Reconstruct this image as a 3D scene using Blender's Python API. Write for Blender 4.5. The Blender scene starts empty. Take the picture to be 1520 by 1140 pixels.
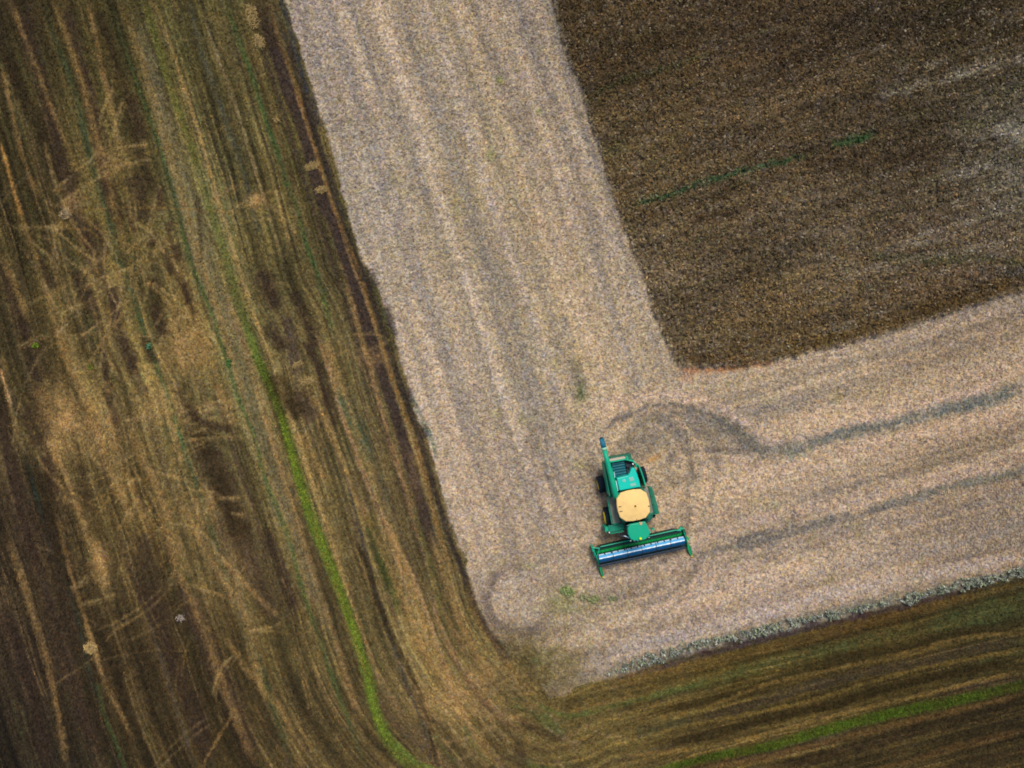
import bpy, math, random
import numpy as np
R = math.radians
sc = bpy.context.scene
col = sc.collection
random.seed(4)
rng = np.random.default_rng(11)

# ------------------------------------------------------------------ camera, sky, sun
S = 0.0535                    # metres on the ground for one photograph pixel
H = 60.3                      # height of the drone
cam = bpy.data.objects.new('camera', bpy.data.cameras.new('camera'))
col.objects.link(cam)
cam.location = (0, 0, H)
cam.rotation_euler = (0, 0, 0)
cam.data.sensor_width = 36
cam.data.lens = 36 * H / (1520 * S)
cam.data.clip_end = 6000
sc.camera = cam
W = bpy.data.worlds.new('World'); sc.world = W; W.use_nodes = True
SUN_EL, SUN_AZ = 58, 12        # azimuth clockwise from +Y
bg = W.node_tree.nodes['Background']
sky = W.node_tree.nodes.new('ShaderNodeTexSky')
sky.sky_type = 'NISHITA'; sky.sun_disc = False
sky.sun_elevation = R(SUN_EL); sky.sun_rotation = R(SUN_AZ)
sky.dust_density = 4; sky.air_density = 1.0
W.node_tree.links.new(sky.outputs[0], bg.inputs[0])
bg.inputs[1].default_value = 0.10
sun = bpy.data.objects.new('sun', bpy.data.lights.new('sun', 'SUN'))
col.objects.link(sun)
sun.data.energy = 2.3; sun.data.angle = R(16); sun.data.color = (1.0, 0.93, 0.82)
sun.rotation_euler = (R(90 - SUN_EL), 0, R(180 - SUN_AZ))
sc.view_settings.view_transform = 'Standard'; sc.view_settings.look = 'None'
sc.cycles.filter_width = 1.75
sc.view_settings.gamma = 1; sc.view_settings.exposure = 0.20
LIT = np.array([1.0, 1.0, 1.0])   # how much brighter a level white surface renders than 1.0 (albedo = seen colour / LIT)

# ------------------------------------------------------------------ ground: one sheet, coloured by what grows on it plus some lens falloff
def tag(o, label=None, cat=None, group=None, kind=None):
    if label: o['label'] = label
    if cat: o['category'] = cat
    if group: o['group'] = group
    if kind: o['kind'] = kind
    return o
TAB = rng.random((64, 64, 8))
TABS = rng.random((512, 512))
def vn(x, y, seed=0):                     # smooth value noise 0..1
    x = x + seed * 37.17; y = y + seed * 91.73
    xf = np.floor(x); yf = np.floor(y)
    fx = x - xf; fy = y - yf
    fx = fx * fx * (3 - 2 * fx); fy = fy * fy * (3 - 2 * fy)
    xi = xf.astype(np.int64) & 511; yi = yf.astype(np.int64) & 511
    x1 = (xi + 1) & 511; y1 = (yi + 1) & 511
    a = TABS[xi, yi]; b = TABS[x1, yi]; c = TABS[xi, y1]; d = TABS[x1, y1]
    return (a + (b - a) * fx) * (1 - fy) + (c + (d - c) * fx) * fy
def fbm(x, y, seed=0, n=3):
    t = 0; a = 1; s = 0
    for i in range(n):
        t = t + a * vn(x * 2 ** i, y * 2 ** i, seed + i * 5); s += a; a *= .55
    return (t / s - .5) * 2.0             # about -1..1
def smooth(a, b, x):
    t = np.clip((x - a) / (b - a), 0, 1); return t * t * (3 - 2 * t)

# photograph-pixel units (1 unit = S metres, y down) are only the map the fields were surveyed in
STEP = 1.45
core_x = np.arange(-150, 1671, STEP); core_y = np.arange(-140, 1281, STEP)
def outer(a, sgn):
    out = []; d = 4.0; p = a
    while abs(p - a) < 27000:
        p = p + sgn * d; out.append(p); d *= 1.22
    return out
gx = np.array(sorted(outer(core_x[0], -1)) + list(core_x) + outer(core_x[-1], 1))
gy = np.array(sorted(outer(core_y[0], -1)) + list(core_y) + outer(core_y[-1], 1))
NX, NY = len(gx), len(gy)
PX, PY = np.meshgrid(gx, gy)              # (NY, NX)
far = smooth(200, 1500, np.maximum(np.abs(PX - 760) - 900, np.abs(PY - 570) - 700))

# boundary of the pale harvested field: left edge, then round the corner, then bottom edge
EDGE = [(-1587, -6510), (418, -15), (423, 0), (452, 93), (468, 150), (490, 217), (507, 283), (533, 377), (563, 430), (583, 490), (597, 547), (613, 597), (637, 663),
        (663, 753), (672, 785), (690, 827), (703, 880), (717, 915), (738, 948), (765, 975), (792, 1008), (815, 1036), (838, 1032), (862, 1018), (893, 1009), (947, 996), (993, 980),
        (1043, 969), (1093, 955), (1140, 946), (1197, 932), (1237, 921), (1283, 911), (1320, 903), (1393, 884), (1473, 864), (1520, 855), (8000, -690)]
CROP = [(-1500, -7500), (800, -60), (820, 0), (833, 50), (843, 87), (863, 133), (877, 183), (893, 233), (907, 277), (920, 317), (940, 373), (957, 407), (967, 453),
        (987, 500), (1004, 541), (1055, 543), (1077, 545), (1107, 543), (1140, 537), (1200, 523), (1273, 505), (1327, 490), (1373, 475), (1427, 458), (1473, 443), (1520, 432), (8000, -1450)]
def inside(poly, x, y):
    c = np.zeros(x.shape, bool); n = len(poly)
    for i in range(n):
        x0, y0 = poly[i]; x1, y1 = poly[(i + 1) % n]
        if y0 == y1: continue
        c ^= ((y0 > y) != (y1 > y)) & (x < (x1 - x0) * (y - y0) / (y1 - y0) + x0)
    return c
def dist_poly(poly, x, y):
    best = np.full(x.shape, 1e12); v = np.zeros(x.shape); acc = 0
    for (x0, y0), (x1, y1) in zip(poly[:-1], poly[1:]):
        dx, dy = x1 - x0, y1 - y0; L2 = dx * dx + dy * dy; L = math.sqrt(L2)
        t = np.clip(((x - x0) * dx + (y - y0) * dy) / L2, 0, 1)
        d = (x - x0 - t * dx) ** 2 + (y - y0 - t * dy) ** 2
        m = d < best
        best[m] = d[m]; v[m] = (acc + t * L)[m]; acc += L
    return np.sqrt(best), v
jx = PX + 5 * fbm(PX / 14, PY / 14, 3) + 1.5 * fbm(PX / 4, PY / 4, 7)
jy = PY + 5 * fbm(PX / 14, PY / 14, 4) + 1.5 * fbm(PX / 4, PY / 4, 8)
U, V = dist_poly(EDGE, PX, PY)
V = V - 6500
IN = inside(EDGE + [(30000, -30000), (-10000, -30000)], PX, PY)
U = np.where(IN, U, -U)                    # + inside the pale field, - in the old one
Uj = U + 4 * fbm(PX / 16, PY / 16, 3) + 2 * fbm(PX / 5, PY / 5, 9)
CIN = inside(CROP + [(30000, -30000)], jx, jy)
CD, CV = dist_poly(CROP, PX, PY)
CD = np.where(inside(CROP + [(30000, -30000)], PX, PY), CD, -CD)
CDj = CD + 4 * fbm(PX / 12, PY / 12, 5) + 2 * fbm(PX / 4, PY / 4, 6)
cornr = np.exp(-(((PX - 775) / 85) ** 2 + ((PY - 990) / 60) ** 2))
m_tan = smooth(-2.5, 2.5, Uj); m_tan = m_tan * (1 - .75 * cornr * smooth(-.5, .5, fbm(PX / 14, PY / 14, 11, 3) + 1.2 * (35 - U) / 45))              # pale field
m_crop = smooth(-6, 7, CDj)                # standing crop

def idw(ctrl):  # mean colours by region; control colours in the corners include some lens darkening
    out = np.zeros(PX.shape + (3,)); w = np.zeros(PX.shape)
    cx = np.clip(PX, -100, 1620); cy = np.clip(PY, -100, 1240)
    for x, y, c in ctrl:
        k = 1.0 / (((cx - x) ** 2 + (cy - y) ** 2) / 1e4 + .25) ** 1.7
        out += k[..., None] * np.array(c, float); w += k
    return out / w[..., None]
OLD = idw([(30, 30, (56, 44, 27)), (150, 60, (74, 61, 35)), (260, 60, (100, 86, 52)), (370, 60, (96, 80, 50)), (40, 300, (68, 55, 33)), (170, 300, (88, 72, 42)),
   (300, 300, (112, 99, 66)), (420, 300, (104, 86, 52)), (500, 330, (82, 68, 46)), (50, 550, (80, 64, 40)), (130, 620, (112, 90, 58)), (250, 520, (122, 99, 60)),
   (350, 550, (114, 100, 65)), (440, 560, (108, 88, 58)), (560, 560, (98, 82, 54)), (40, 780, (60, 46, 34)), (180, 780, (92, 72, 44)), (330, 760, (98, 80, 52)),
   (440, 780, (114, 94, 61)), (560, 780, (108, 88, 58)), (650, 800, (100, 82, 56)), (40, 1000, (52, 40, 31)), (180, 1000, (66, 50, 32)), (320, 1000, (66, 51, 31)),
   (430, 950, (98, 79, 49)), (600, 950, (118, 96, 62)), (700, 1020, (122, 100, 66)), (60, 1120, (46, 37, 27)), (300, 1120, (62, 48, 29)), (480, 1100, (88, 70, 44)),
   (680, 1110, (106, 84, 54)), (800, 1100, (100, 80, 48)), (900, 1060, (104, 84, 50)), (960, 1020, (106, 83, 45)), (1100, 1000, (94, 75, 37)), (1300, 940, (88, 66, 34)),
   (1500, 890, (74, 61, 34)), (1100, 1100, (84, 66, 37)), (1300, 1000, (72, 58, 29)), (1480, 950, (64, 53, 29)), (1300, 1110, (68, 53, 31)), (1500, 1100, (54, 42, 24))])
TAN = idw([(450, 30, (160, 146, 132)), (600, 60, (158, 143, 122)), (780, 60, (150, 136, 118)), (560, 300, (162, 150, 134)), (700, 300, (166, 150, 122)),
   (850, 300, (158, 142, 122)), (640, 550, (158, 146, 130)), (800, 500, (168, 152, 124)), (950, 480, (162, 146, 124)), (680, 750, (158, 143, 126)), (820, 750, (168, 150, 130)),
   (900, 560, (174, 156, 130)), (1000, 700, (150, 136, 114)), (760, 880, (148, 134, 116)), (900, 900, (158, 142, 124)), (780, 980, (130, 114, 88)), (1100, 720, (168, 150, 126)),
   (1250, 560, (166, 148, 124)), (1450, 480, (150, 132, 110)), (1250, 800, (166, 147, 126)), (1450, 640, (146, 126, 104)), (1450, 780, (146, 128, 108)), (1100, 880, (164, 146, 130))])
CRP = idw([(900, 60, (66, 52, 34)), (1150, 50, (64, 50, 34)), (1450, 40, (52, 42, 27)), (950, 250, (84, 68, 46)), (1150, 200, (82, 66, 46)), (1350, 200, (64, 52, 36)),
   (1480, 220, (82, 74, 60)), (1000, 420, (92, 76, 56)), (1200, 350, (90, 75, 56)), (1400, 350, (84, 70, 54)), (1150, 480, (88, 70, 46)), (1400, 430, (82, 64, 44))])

def mul(img, f):                            # scale brightness
    return img * f[..., None]
def mixc(img, c, a):
    return img + (np.array(c, float) - img) * a[..., None]

# --- old field: passes parallel to the boundary
uo = -U + 4 * fbm(V / 90, U / 50, 21) + 1.6 * fbm(PX / 22, PY / 22, 22)
s1 = fbm(uo / 17, V / 360, 31, 3); s2 = fbm(uo / 8, V / 200, 32, 3); s3 = fbm(uo / 3.8, V / 110, 33, 2)
patch = fbm(PX / 60, PY / 80, 34, 3)
k = smooth(90, 330, -U)
mess = 1 - .8 * np.exp(-((PX - 790) / 120) ** 2 - ((PY - 1085) / 75) ** 2)
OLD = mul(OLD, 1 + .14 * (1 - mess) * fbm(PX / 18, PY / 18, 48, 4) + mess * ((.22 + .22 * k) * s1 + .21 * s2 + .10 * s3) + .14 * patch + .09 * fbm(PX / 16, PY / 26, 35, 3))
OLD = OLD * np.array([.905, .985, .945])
ul = -U + 2.0 * fbm(V / 220, U / 90, 36) + .5 * fbm(V / 40, U / 30, 37)
hl = mess * (1 - .25 * smooth(200, 330, -U))            # crisp wheel lines are clearest near the newer field
q1 = fbm(ul / 2.6, V / 420, 38, 2); q2 = fbm(ul / 5.5, V / 600, 39, 2); q3 = fbm(ul / 1.7, V / 240, 40, 1)
OLD = mul(OLD, 1 + hl * (.22 * q1 + .20 * q2 + .10 * q3))
OLD = mixc(OLD, (168, 142, 94), hl * .55 * smooth(.35, .75, q1) * smooth(-.5, .4, fbm(V / 60, U / 12, 45, 3)))
OLD = mixc(OLD, (54, 48, 42), hl * .55 * smooth(.35, .75, -q1) * smooth(-.5, .4, fbm(V / 80, U / 12, 46, 3)))
OLD = mixc(OLD, (64, 76, 48), hl * .5 * smooth(.45, .8, q2) * smooth(-.3, .5, fbm(V / 90, U / 20, 47, 3)))
g = smooth(.25, .8, fbm(uo / 6, V / 300, 41, 2)) * smooth(-.2, .5, fbm(PX / 40, PY / 70, 42))
OLD = mixc(OLD, (58, 74, 38), .40 * g)
g = smooth(.2, .8, fbm(uo / 9, V / 240, 43, 2))
OLD = mixc(OLD, (72, 58, 52), .40 * g)
g = smooth(.3, .8, fbm(uo / 4.5, V / 130, 44, 3))
OLD = mixc(OLD, (150, 122, 78), .38 * g)
# --- pale field: upper arm runs along its left edge, right arm along its bottom edge
th = R(-15.0)
ub = PX * math.cos(R(18)) - PY * math.sin(R(18)) + 9 * fbm(PX / 200, PY / 200, 50)
vb = PX * math.sin(R(18)) + PY * math.cos(R(18))
ur = PX * math.sin(R(15)) + PY * math.cos(R(15)) + 10 * fbm(PX / 200, PY / 200, 51)
vr = PX * math.cos(R(15)) - PY * math.sin(R(15))
wr = smooth(-40, 60, (PX - 940) * .9 + (PY - 620) * .55 + 25 * fbm(PX / 60, PY / 60, 52))
def both(f): return f(ub, vb) * (1 - wr) + f(ur, vr) * wr
t1 = both(lambda u, v: fbm(u / 21, v / 520, 61, 2)); t2 = both(lambda u, v: fbm(u / 7, v / 260, 62, 2))
t3 = fbm(PX / 22, PY / 22, 63, 3)
t4 = fbm(PX / 8.5, PY / 8.5, 64, 3)
TAN = TAN * np.array([1.0, 1.01, .995])
TAN = mul(TAN, 1 + .06 * t1 + .10 * t2 + .05 * t3 + .05 * t4)
TAN = mixc(TAN, (124, 120, 118), .18 * smooth(.05, .7, fbm(PX / 12, PY / 12, 67, 4)))
TAN = mixc(TAN, (198, 176, 146), .55 * smooth(.0, .6, t1))
TAN = mixc(TAN, (130, 126, 120), .5 * smooth(.05, .6, -t1 - .3 * t2))
TAN = mixc(TAN, (140, 134, 88), .38 * smooth(.2, .8, fbm(PX / 18, PY / 26, 66, 3)))
# --- standing crop
uc = PX * math.sin(R(15)) + PY * math.cos(R(15)) + 8 * fbm(PX / 160, PY / 160, 70)
vc = PX * math.cos(R(15)) - PY * math.sin(R(15))
c1 = fbm(uc / 24, vc / 200, 71, 3); c2 = fbm(uc / 8, vc / 90, 72, 2)
CRP = CRP * np.array([.96, 1.02, 1.04])
CRP = mul(CRP, 1.17 * (1 + .24 * c1 + .14 * c2 + .10 * fbm(PX / 20, PY / 20, 73) + .10 * fbm(PX / 7, PY / 7, 77, 3)))
CRP = mixc(CRP, (108, 100, 106), .30 * smooth(0, .7, fbm(PX / 9, PY / 9, 78, 4)))
CRP = mixc(CRP, (62, 66, 38), .35 * smooth(.25, .8, fbm(uc / 16, vc / 90, 74, 3)))
CRP = mixc(CRP, (140, 134, 122), .6 * smooth(.2, .8, fbm(uc / 14, vc / 110, 75, 3)) * smooth(1150, 1450, PX + .3 * PY))
CRP = mixc(CRP, (98, 74, 40), .22 * smooth(.2, .8, fbm(PX / 30, PY / 30, 76, 3)))

def resample(pts, n=7):                     # Catmull-Rom
    P = [pts[0]] + list(pts) + [pts[-1]]; out = []
    for i in range(1, len(P) - 2):
        p0, p1, p2, p3 = (np.array(q, float) for q in P[i - 1:i + 3])
        for k in range(n):
            t = k / n
            out.append(.5 * (2 * p1 + (p2 - p0) * t + (2 * p0 - 5 * p1 + 4 * p2 - p3) * t * t + (3 * p1 - p0 - 3 * p2 + p3) * t ** 3))
    out.append(np.array(P[-2], float)); return out
def stroke(img, pts, w, c, a, br=.5, seed=0, soft=.5, fine=1.0, n=5, spk=.55):
    """lay a band of half width w along pts; br = how much it breaks up"""
    q = resample(pts, n); ws = w if isinstance(w, (tuple, list)) else (w, w)
    wm = max(ws) * 2.2 + 6
    xs = [p[0] for p in q]; ys = [p[1] for p in q]
    i0, i1 = np.searchsorted(gx, [min(xs) - wm, max(xs) + wm]); j0, j1 = np.searchsorted(gy, [min(ys) - wm, max(ys) + wm])
    if i1 <= i0 or j1 <= j0: return
    best = np.full((j1 - j0, i1 - i0), 1e9); vv = np.zeros_like(best); tt = np.zeros_like(best); acc = 0
    tot = sum(math.dist(q[i], q[i + 1]) for i in range(len(q) - 1))
    for p, r in zip(q[:-1], q[1:]):
        a0, a1 = np.searchsorted(gx[i0:i1], [min(p[0], r[0]) - wm, max(p[0], r[0]) + wm])
        b0, b1 = np.searchsorted(gy[j0:j1], [min(p[1], r[1]) - wm, max(p[1], r[1]) + wm])
        X = PX[j0 + b0:j0 + b1, i0 + a0:i0 + a1]; Y = PY[j0 + b0:j0 + b1, i0 + a0:i0 + a1]
        d = r - p; L2 = float(d @ d) + 1e-9; L = math.sqrt(L2)
        t = np.clip(((X - p[0]) * d[0] + (Y - p[1]) * d[1]) / L2, 0, 1)
        D = np.hypot(X - p[0] - t * d[0], Y - p[1] - t * d[1])
        B = best[b0:b1, a0:a1]; m = D < B
        B[m] = D[m]; vv[b0:b1, a0:a1][m] = (acc + t * L)[m]
        acc += L
    tt = vv / tot
    X = PX[j0:j1, i0:i1]; Y = PY[j0:j1, i0:i1]
    ww = ws[0] + (ws[-1] - ws[0]) * tt
    if len(ws) == 3:
        ww = np.where(tt < .5, ws[0] + (ws[1] - ws[0]) * tt * 2, ws[1] + (ws[2] - ws[1]) * (tt * 2 - 1))
    D = best + fine * (0.42 * ww * fbm(X / 9, Y / 9, 80 + seed) + 1.6 * fbm(X / 4, Y / 4, 90 + seed, 2))
    al = 1 - smooth(1 - soft, 1 + soft, D / ww)
    al = al * (1 - br * smooth(-.35, .6, fbm(vv / 28 + seed * 3.3, best / 9, 100 + seed, 3)))
    al = np.clip(al * (1 + spk * fbm(X / 5, Y / 5, 110 + seed, 3)), 0, 1)
    al = al * smooth(0, .12, tt + .02) * (1 - smooth(.90, 1.02, tt))
    sub = img[j0:j1, i0:i1]
    sub += (np.array(c, float) - sub) * (al * a)[..., None]

# ---- strokes on the old field (tracks, green lines, straw)
T = OLD
DK, DKV, ST, STL, GR, GB, TEAL = (52, 41, 25), (74, 61, 54), (148, 119, 74), (182, 152, 104), (58, 88, 42), (98, 126, 38), (56, 68, 56)
# dark tyre bands and a dark edge line next to the pale field
stroke(T, [(380, 0), (407, 73), (430, 140), (450, 187), (463, 240), (480, 300), (497, 333), (513, 380), (533, 440), (547, 490), (563, 540), (580, 593), (597, 647), (610, 697), (627, 753), (640, 800), (655, 840)], (9, 9, 7.5), (58, 48, 44), .92, .06, 1, .4, .5, 5, .2)
stroke(T, [(372, 20), (392, 80), (415, 150), (438, 225), (462, 300), (486, 370), (510, 440), (535, 520), (560, 600), (588, 690), (612, 770), (636, 850), (665, 930)], 2.5, (64, 54, 46), .75, .2, 408, .5, .6, 5, .3)
stroke(T, [(424, 90), (450, 170), (474, 245), (500, 320), (520, 385), (545, 450), (566, 515), (588, 580), (612, 655), (634, 725), (652, 790), (674, 850)], 2.2, (150, 122, 80), .7, .25, 410, .5, .6, 5, .3)
stroke(T, [(404, -10), (425, 60), (446, 120), (462, 180), (482, 240), (500, 300), (522, 370), (548, 430), (570, 500), (590, 560), (612, 620), (634, 690), (652, 750), (668, 800), (688, 850), (706, 905), (735, 950), (770, 985)], (6, 5, 4), (46, 40, 38), .8, .35, 2)
stroke(T, [(395, -10), (415, 60), (440, 130), (458, 190), (480, 260), (500, 320), (526, 385), (545, 440), (570, 520), (592, 590), (616, 650), (640, 740), (655, 800), (680, 870)], 3, (116, 90, 52), .7, .4, 3)
stroke(T, [(500, 380), (520, 440), (536, 500), (556, 570), (578, 650), (600, 720), (620, 790), (642, 860), (664, 920), (700, 985)], 3.5, (146, 114, 80), .6, .4, 4)
stroke(T, [(355, 0), (380, 90), (402, 160), (425, 250), (447, 330)], 4, (112, 90, 56), .5, .5, 5)
stroke(T, [(380, 0), (395, 40), (403, 80)], 10, (48, 38, 26), .6, .5, 6)
stroke(T, [(520, 585), (535, 625), (552, 670), (566, 710), (580, 755)], 4, (60, 62, 52), .5, .5, 401, .6, .8)
stroke(T, [(483, 640), (498, 672), (514, 712), (528, 765), (544, 825), (558, 880), (574, 929), (590, 975), (605, 1020), (628, 1075), (645, 1130)], (1.5, 3.5, 3), (60, 56, 50), .8, .3, 402, .5, .7, 5, .3)
stroke(T, [(458, 470), (475, 510), (492, 560), (509, 618), (526, 665), (544, 713), (570, 774), (592, 815), (613, 860), (639, 925), (660, 990), (690, 1060), (715, 1120)], (3.5, 4, 3), (160, 130, 94), .75, .3, 403, .5, .8, 5, .3)
stroke(T, [(560, 760), (580, 810), (600, 860), (618, 905), (640, 965)], 2.5, (158, 132, 94), .65, .35, 404, .6, .8)
stroke(T, [(300, 650), (325, 710), (352, 790), (382, 860), (412, 925)], (16, 20, 10), (72, 58, 44), .68, .25, 405, .5, .8)
stroke(T, [(425, 465), (434, 510), (443, 555)], 8, (70, 60, 54), .75, .2, 406, .4, .8)
stroke(T, [(443, 580), (455, 605), (470, 625)], 11, (66, 54, 44), .7, .2, 407, .4, .8)
# green line 3
stroke(T, [(330, -10), (353, 57), (367, 93), (380, 130), (393, 173), (410, 220), (427, 273), (440, 307), (455, 363), (473, 413), (486, 460), (496, 500)], (3, 4, 3), (60, 86, 46), .75, .5, 7, .8)
stroke(T, [(500, 570), (516, 610), (532, 640), (545, 670), (556, 700)], (5, 7, 4), (60, 82, 62), .75, .4, 8)
stroke(T, [(545, 760), (556, 800), (572, 850), (585, 885), (592, 915)], (5, 9, 5), (48, 58, 26), .8, .4, 9)
stroke(T, [(612, 750), (626, 800), (640, 850), (655, 905), (668, 950)], 5, (92, 96, 50), .5, .5, 10)
# blue grey line
stroke(T, [(278, -10), (300, 77), (320, 133), (337, 183), (360, 247), (372, 300), (390, 360)], (3, 4.5, 3), (62, 66, 58), .65, .5, 11, .9)
stroke(T, [(300, 20), (333, 110), (350, 160), (367, 213), (384, 270), (402, 330), (425, 400)], 2.5, (142, 126, 92), .65, .5, 12)
# wide grey line with bare soil, and the bright green strip
stroke(T, [(188, 0), (212, 60), (233, 140), (253, 217), (273, 283), (290, 333), (310, 413), (335, 480), (352, 540), (372, 610), (400, 700), (432, 790), (462, 870), (495, 960)], (10, 17, 9), (120, 112, 84), .62, .3, 13, .6, .8)
stroke(T, [(214, 0), (238, 80), (257, 140), (274, 190), (292, 240), (300, 262)], 5, (92, 96, 44), .7, .3, 14)
stroke(T, [(296, 255), (318, 330), (340, 397), (353, 447), (368, 490), (382, 530), (399, 567)], (4, 6, 8), (92, 100, 50), .7, .4, 150, .9)
stroke(T, [(353, 447), (368, 490), (382, 530), (399, 567), (417, 613), (431, 663), (444, 707), (458, 753), (470, 790), (487, 828), (502, 867), (517, 910), (531, 953), (543, 990), (552, 1033), (565, 1075), (583, 1108), (602, 1130), (640, 1160)], (5, 9, 7.5), (88, 106, 44), .88, .3, 15, .5, .6, 5, .3)
stroke(T, [(384, 540), (401, 575), (418, 618), (431, 668), (444, 712), (459, 760), (472, 795), (488, 835), (504, 875), (518, 915), (532, 958), (545, 1000), (554, 1045), (570, 1085), (592, 1120)], (3, 6, 4), (112, 140, 46), .72, .45, 16, .5, .8, 5, .4)
stroke(T, [(560, 1070), (590, 1105), (625, 1135), (680, 1150)], 4, (92, 118, 46), .6, .5, 17)
stroke(T, [(225, -10), (253, 67), (277, 140), (300, 213), (317, 273), (340, 347), (362, 420), (387, 493), (407, 547), (430, 613), (453, 680), (473, 747), (490, 800), (512, 865), (536, 930), (552, 985)], (2.5, 3, 3), (160, 134, 84), .75, .35, 18)
stroke(T, [(175, -10), (200, 60), (222, 130), (244, 200), (262, 260), (276, 310), (292, 370), (312, 430), (334, 500), (352, 560), (372, 640), (395, 700), (425, 780), (450, 860), (480, 950)], 5, (146, 120, 72), .5, .4, 19)
stroke(T, [(330, 420), (352, 480), (372, 540), (395, 620), (418, 700), (440, 770), (462, 840), (492, 930), (515, 1010), (540, 1090)], 5, (150, 120, 80), .5, .4, 20)
# green line 2
stroke(T, [(163, 0), (177, 43), (193, 93), (213, 150), (236, 215), (263, 307), (283, 387), (300, 430), (317, 473), (337, 537), (353, 587), (370, 630), (380, 657), (393, 707), (410, 753), (430, 803), (447, 867), (463, 917), (483, 973), (503, 1033), (520, 1077), (545, 1145)], (2, 3, 3.5), (64, 84, 46), .72, .45, 21, .8)
# green line 1
stroke(T, [(60, -10), (83, 60), (110, 133), (130, 217), (143, 267), (163, 330), (173, 380), (182, 397), (200, 447), (213, 490), (233, 540), (253, 597), (273, 663), (293, 720), (313, 785), (327, 837), (343, 877), (360, 920), (380, 973), (400, 1027), (417, 1080), (436, 1145)], (4.5, 3.5, 4.5), (50, 64, 42), .72, .5, 22, .9)
stroke(T, [(205, 460), (222, 515), (240, 565), (258, 618), (280, 690)], 2, (66, 104, 62), .6, .5, 23)
stroke(T, [(-5, 500), (20, 610), (45, 700), (60, 760), (80, 830), (110, 900), (130, 985), (150, 1060)], 3, (44, 54, 44), .7, .4, 24)
stroke(T, [(145, 1010), (155, 1060), (175, 1110), (190, 1150)], 3, (56, 78, 42), .6, .4, 25)
stroke(T, [(150, 640), (165, 590), (140, 520), (120, 450), (100, 380), (85, 330)], 2, (62, 66, 48), .4, .4, 26)
stroke(T, [(176, 780), (195, 840), (215, 900), (240, 980), (262, 1050), (290, 1140)], 3, (64, 58, 52), .6, .4, 27)
# dark broad bands on the far left
for i, (p, w) in enumerate([([(-40, 0), (10, 90), (60, 190), (95, 290)], 8), ([(25, 0), (60, 110), (80, 190), (110, 300), (150, 420)], 9), ([(95, 0), (130, 130), (150, 230), (170, 330)], 7), ([(140, 0), (178, 110), (200, 190), (215, 250), (240, 300)], 9),
        ([(0, 380), (40, 500), (60, 590), (75, 700), (85, 760)], 8), ([(-10, 560), (10, 660), (40, 790), (75, 900), (120, 1050), (150, 1140)], 10), ([(60, 690), (85, 790), (120, 890), (165, 1010), (200, 1140)], 8),
        ([(210, 860), (250, 960), (290, 1060), (310, 1140)], 12), ([(270, 860), (300, 940), (345, 1040), (375, 1130)], 13), ([(225, 410), (238, 470), (245, 500)], 9), ([(165, 420), (180, 490), (205, 560)], 8), ([(120, 400), (150, 500), (165, 600), (180, 650)], 5),
        ([(290, 630), (310, 680), (335, 740), (360, 810)], 14), ([(385, 400), (400, 430), (410, 460)], 11), ([(395, 480), (425, 520)], 9), ([(405, 555), (425, 590), (450, 620)], 13), ([(450, 500), (470, 540), (485, 590), (500, 640)], 6), ([(435, 430), (455, 480), (470, 520)], 6),
        ([(520, 790), (545, 840), (560, 890), (580, 940), (610, 1000), (635, 1070), (650, 1140)], 4), ([(395, 780), (415, 840), (440, 910)], 7), ([(0, 900), (40, 1000), (70, 1140)], 10)]):
    stroke(T, p, w, (50, 39, 31) if i % 3 else (44, 36, 21), .80, .35, 30 + i, .9, 1.3, 5, .4)
for i, (p, w) in enumerate([([(15, 0), (50, 90), (80, 170), (120, 260)], 3), ([(130, 0), (150, 90), (165, 160), (180, 230)], 3), ([(80, 0), (115, 100), (140, 190), (165, 290), (190, 370)], 4), ([(0, 90), (15, 150), (30, 220), (60, 300)], 3), ([(0, 210), (18, 270), (38, 340), (60, 400)], 3),
        ([(0, 520), (12, 580), (20, 620), (40, 680)], 3), ([(0, 375), (20, 420), (40, 470)], 4), ([(60, 400), (80, 470), (100, 530), (130, 600), (165, 700), (195, 760)], 5), ([(55, 565), (75, 640), (90, 700), (110, 760)], 8),
        ([(85, 760), (100, 830), (130, 930), (160, 1020), (200, 1100)], 3), ([(140, 800), (150, 850), (155, 880)], 4), ([(230, 760), (260, 830), (300, 930), (340, 1040), (380, 1140)], 5), ([(190, 700), (230, 800), (240, 850)], 5), ([(10, 790), (45, 900), (75, 1000), (100, 1140)], 4),
        ([(330, 940), (372, 1000), (420, 1060), (450, 1140)], 4), ([(345, 1060), (310, 1120), (300, 1145)], 2), ([(245, 340), (265, 400), (290, 470), (320, 560), (350, 640)], 8), ([(450, 560), (480, 620), (505, 680), (530, 740), (555, 790), (580, 850), (615, 930), (645, 1000)], 4),
        ([(565, 760), (590, 820), (620, 890), (640, 950), (680, 1030), (715, 1090)], 5), ([(480, 500), (505, 570), (530, 640), (560, 710)], 4), ([(440, 640), (470, 690), (490, 720)], 4), ([(640, 800), (670, 880), (700, 960), (740, 1020)], 5), ([(600, 930), (650, 1000), (700, 1080), (740, 1145)], 6)]):
    stroke(T, p, w * 1.2, ST if i % 2 else (140, 114, 68), .62, .4, 60 + i, .9, 1.2, 5, .4)
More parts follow.
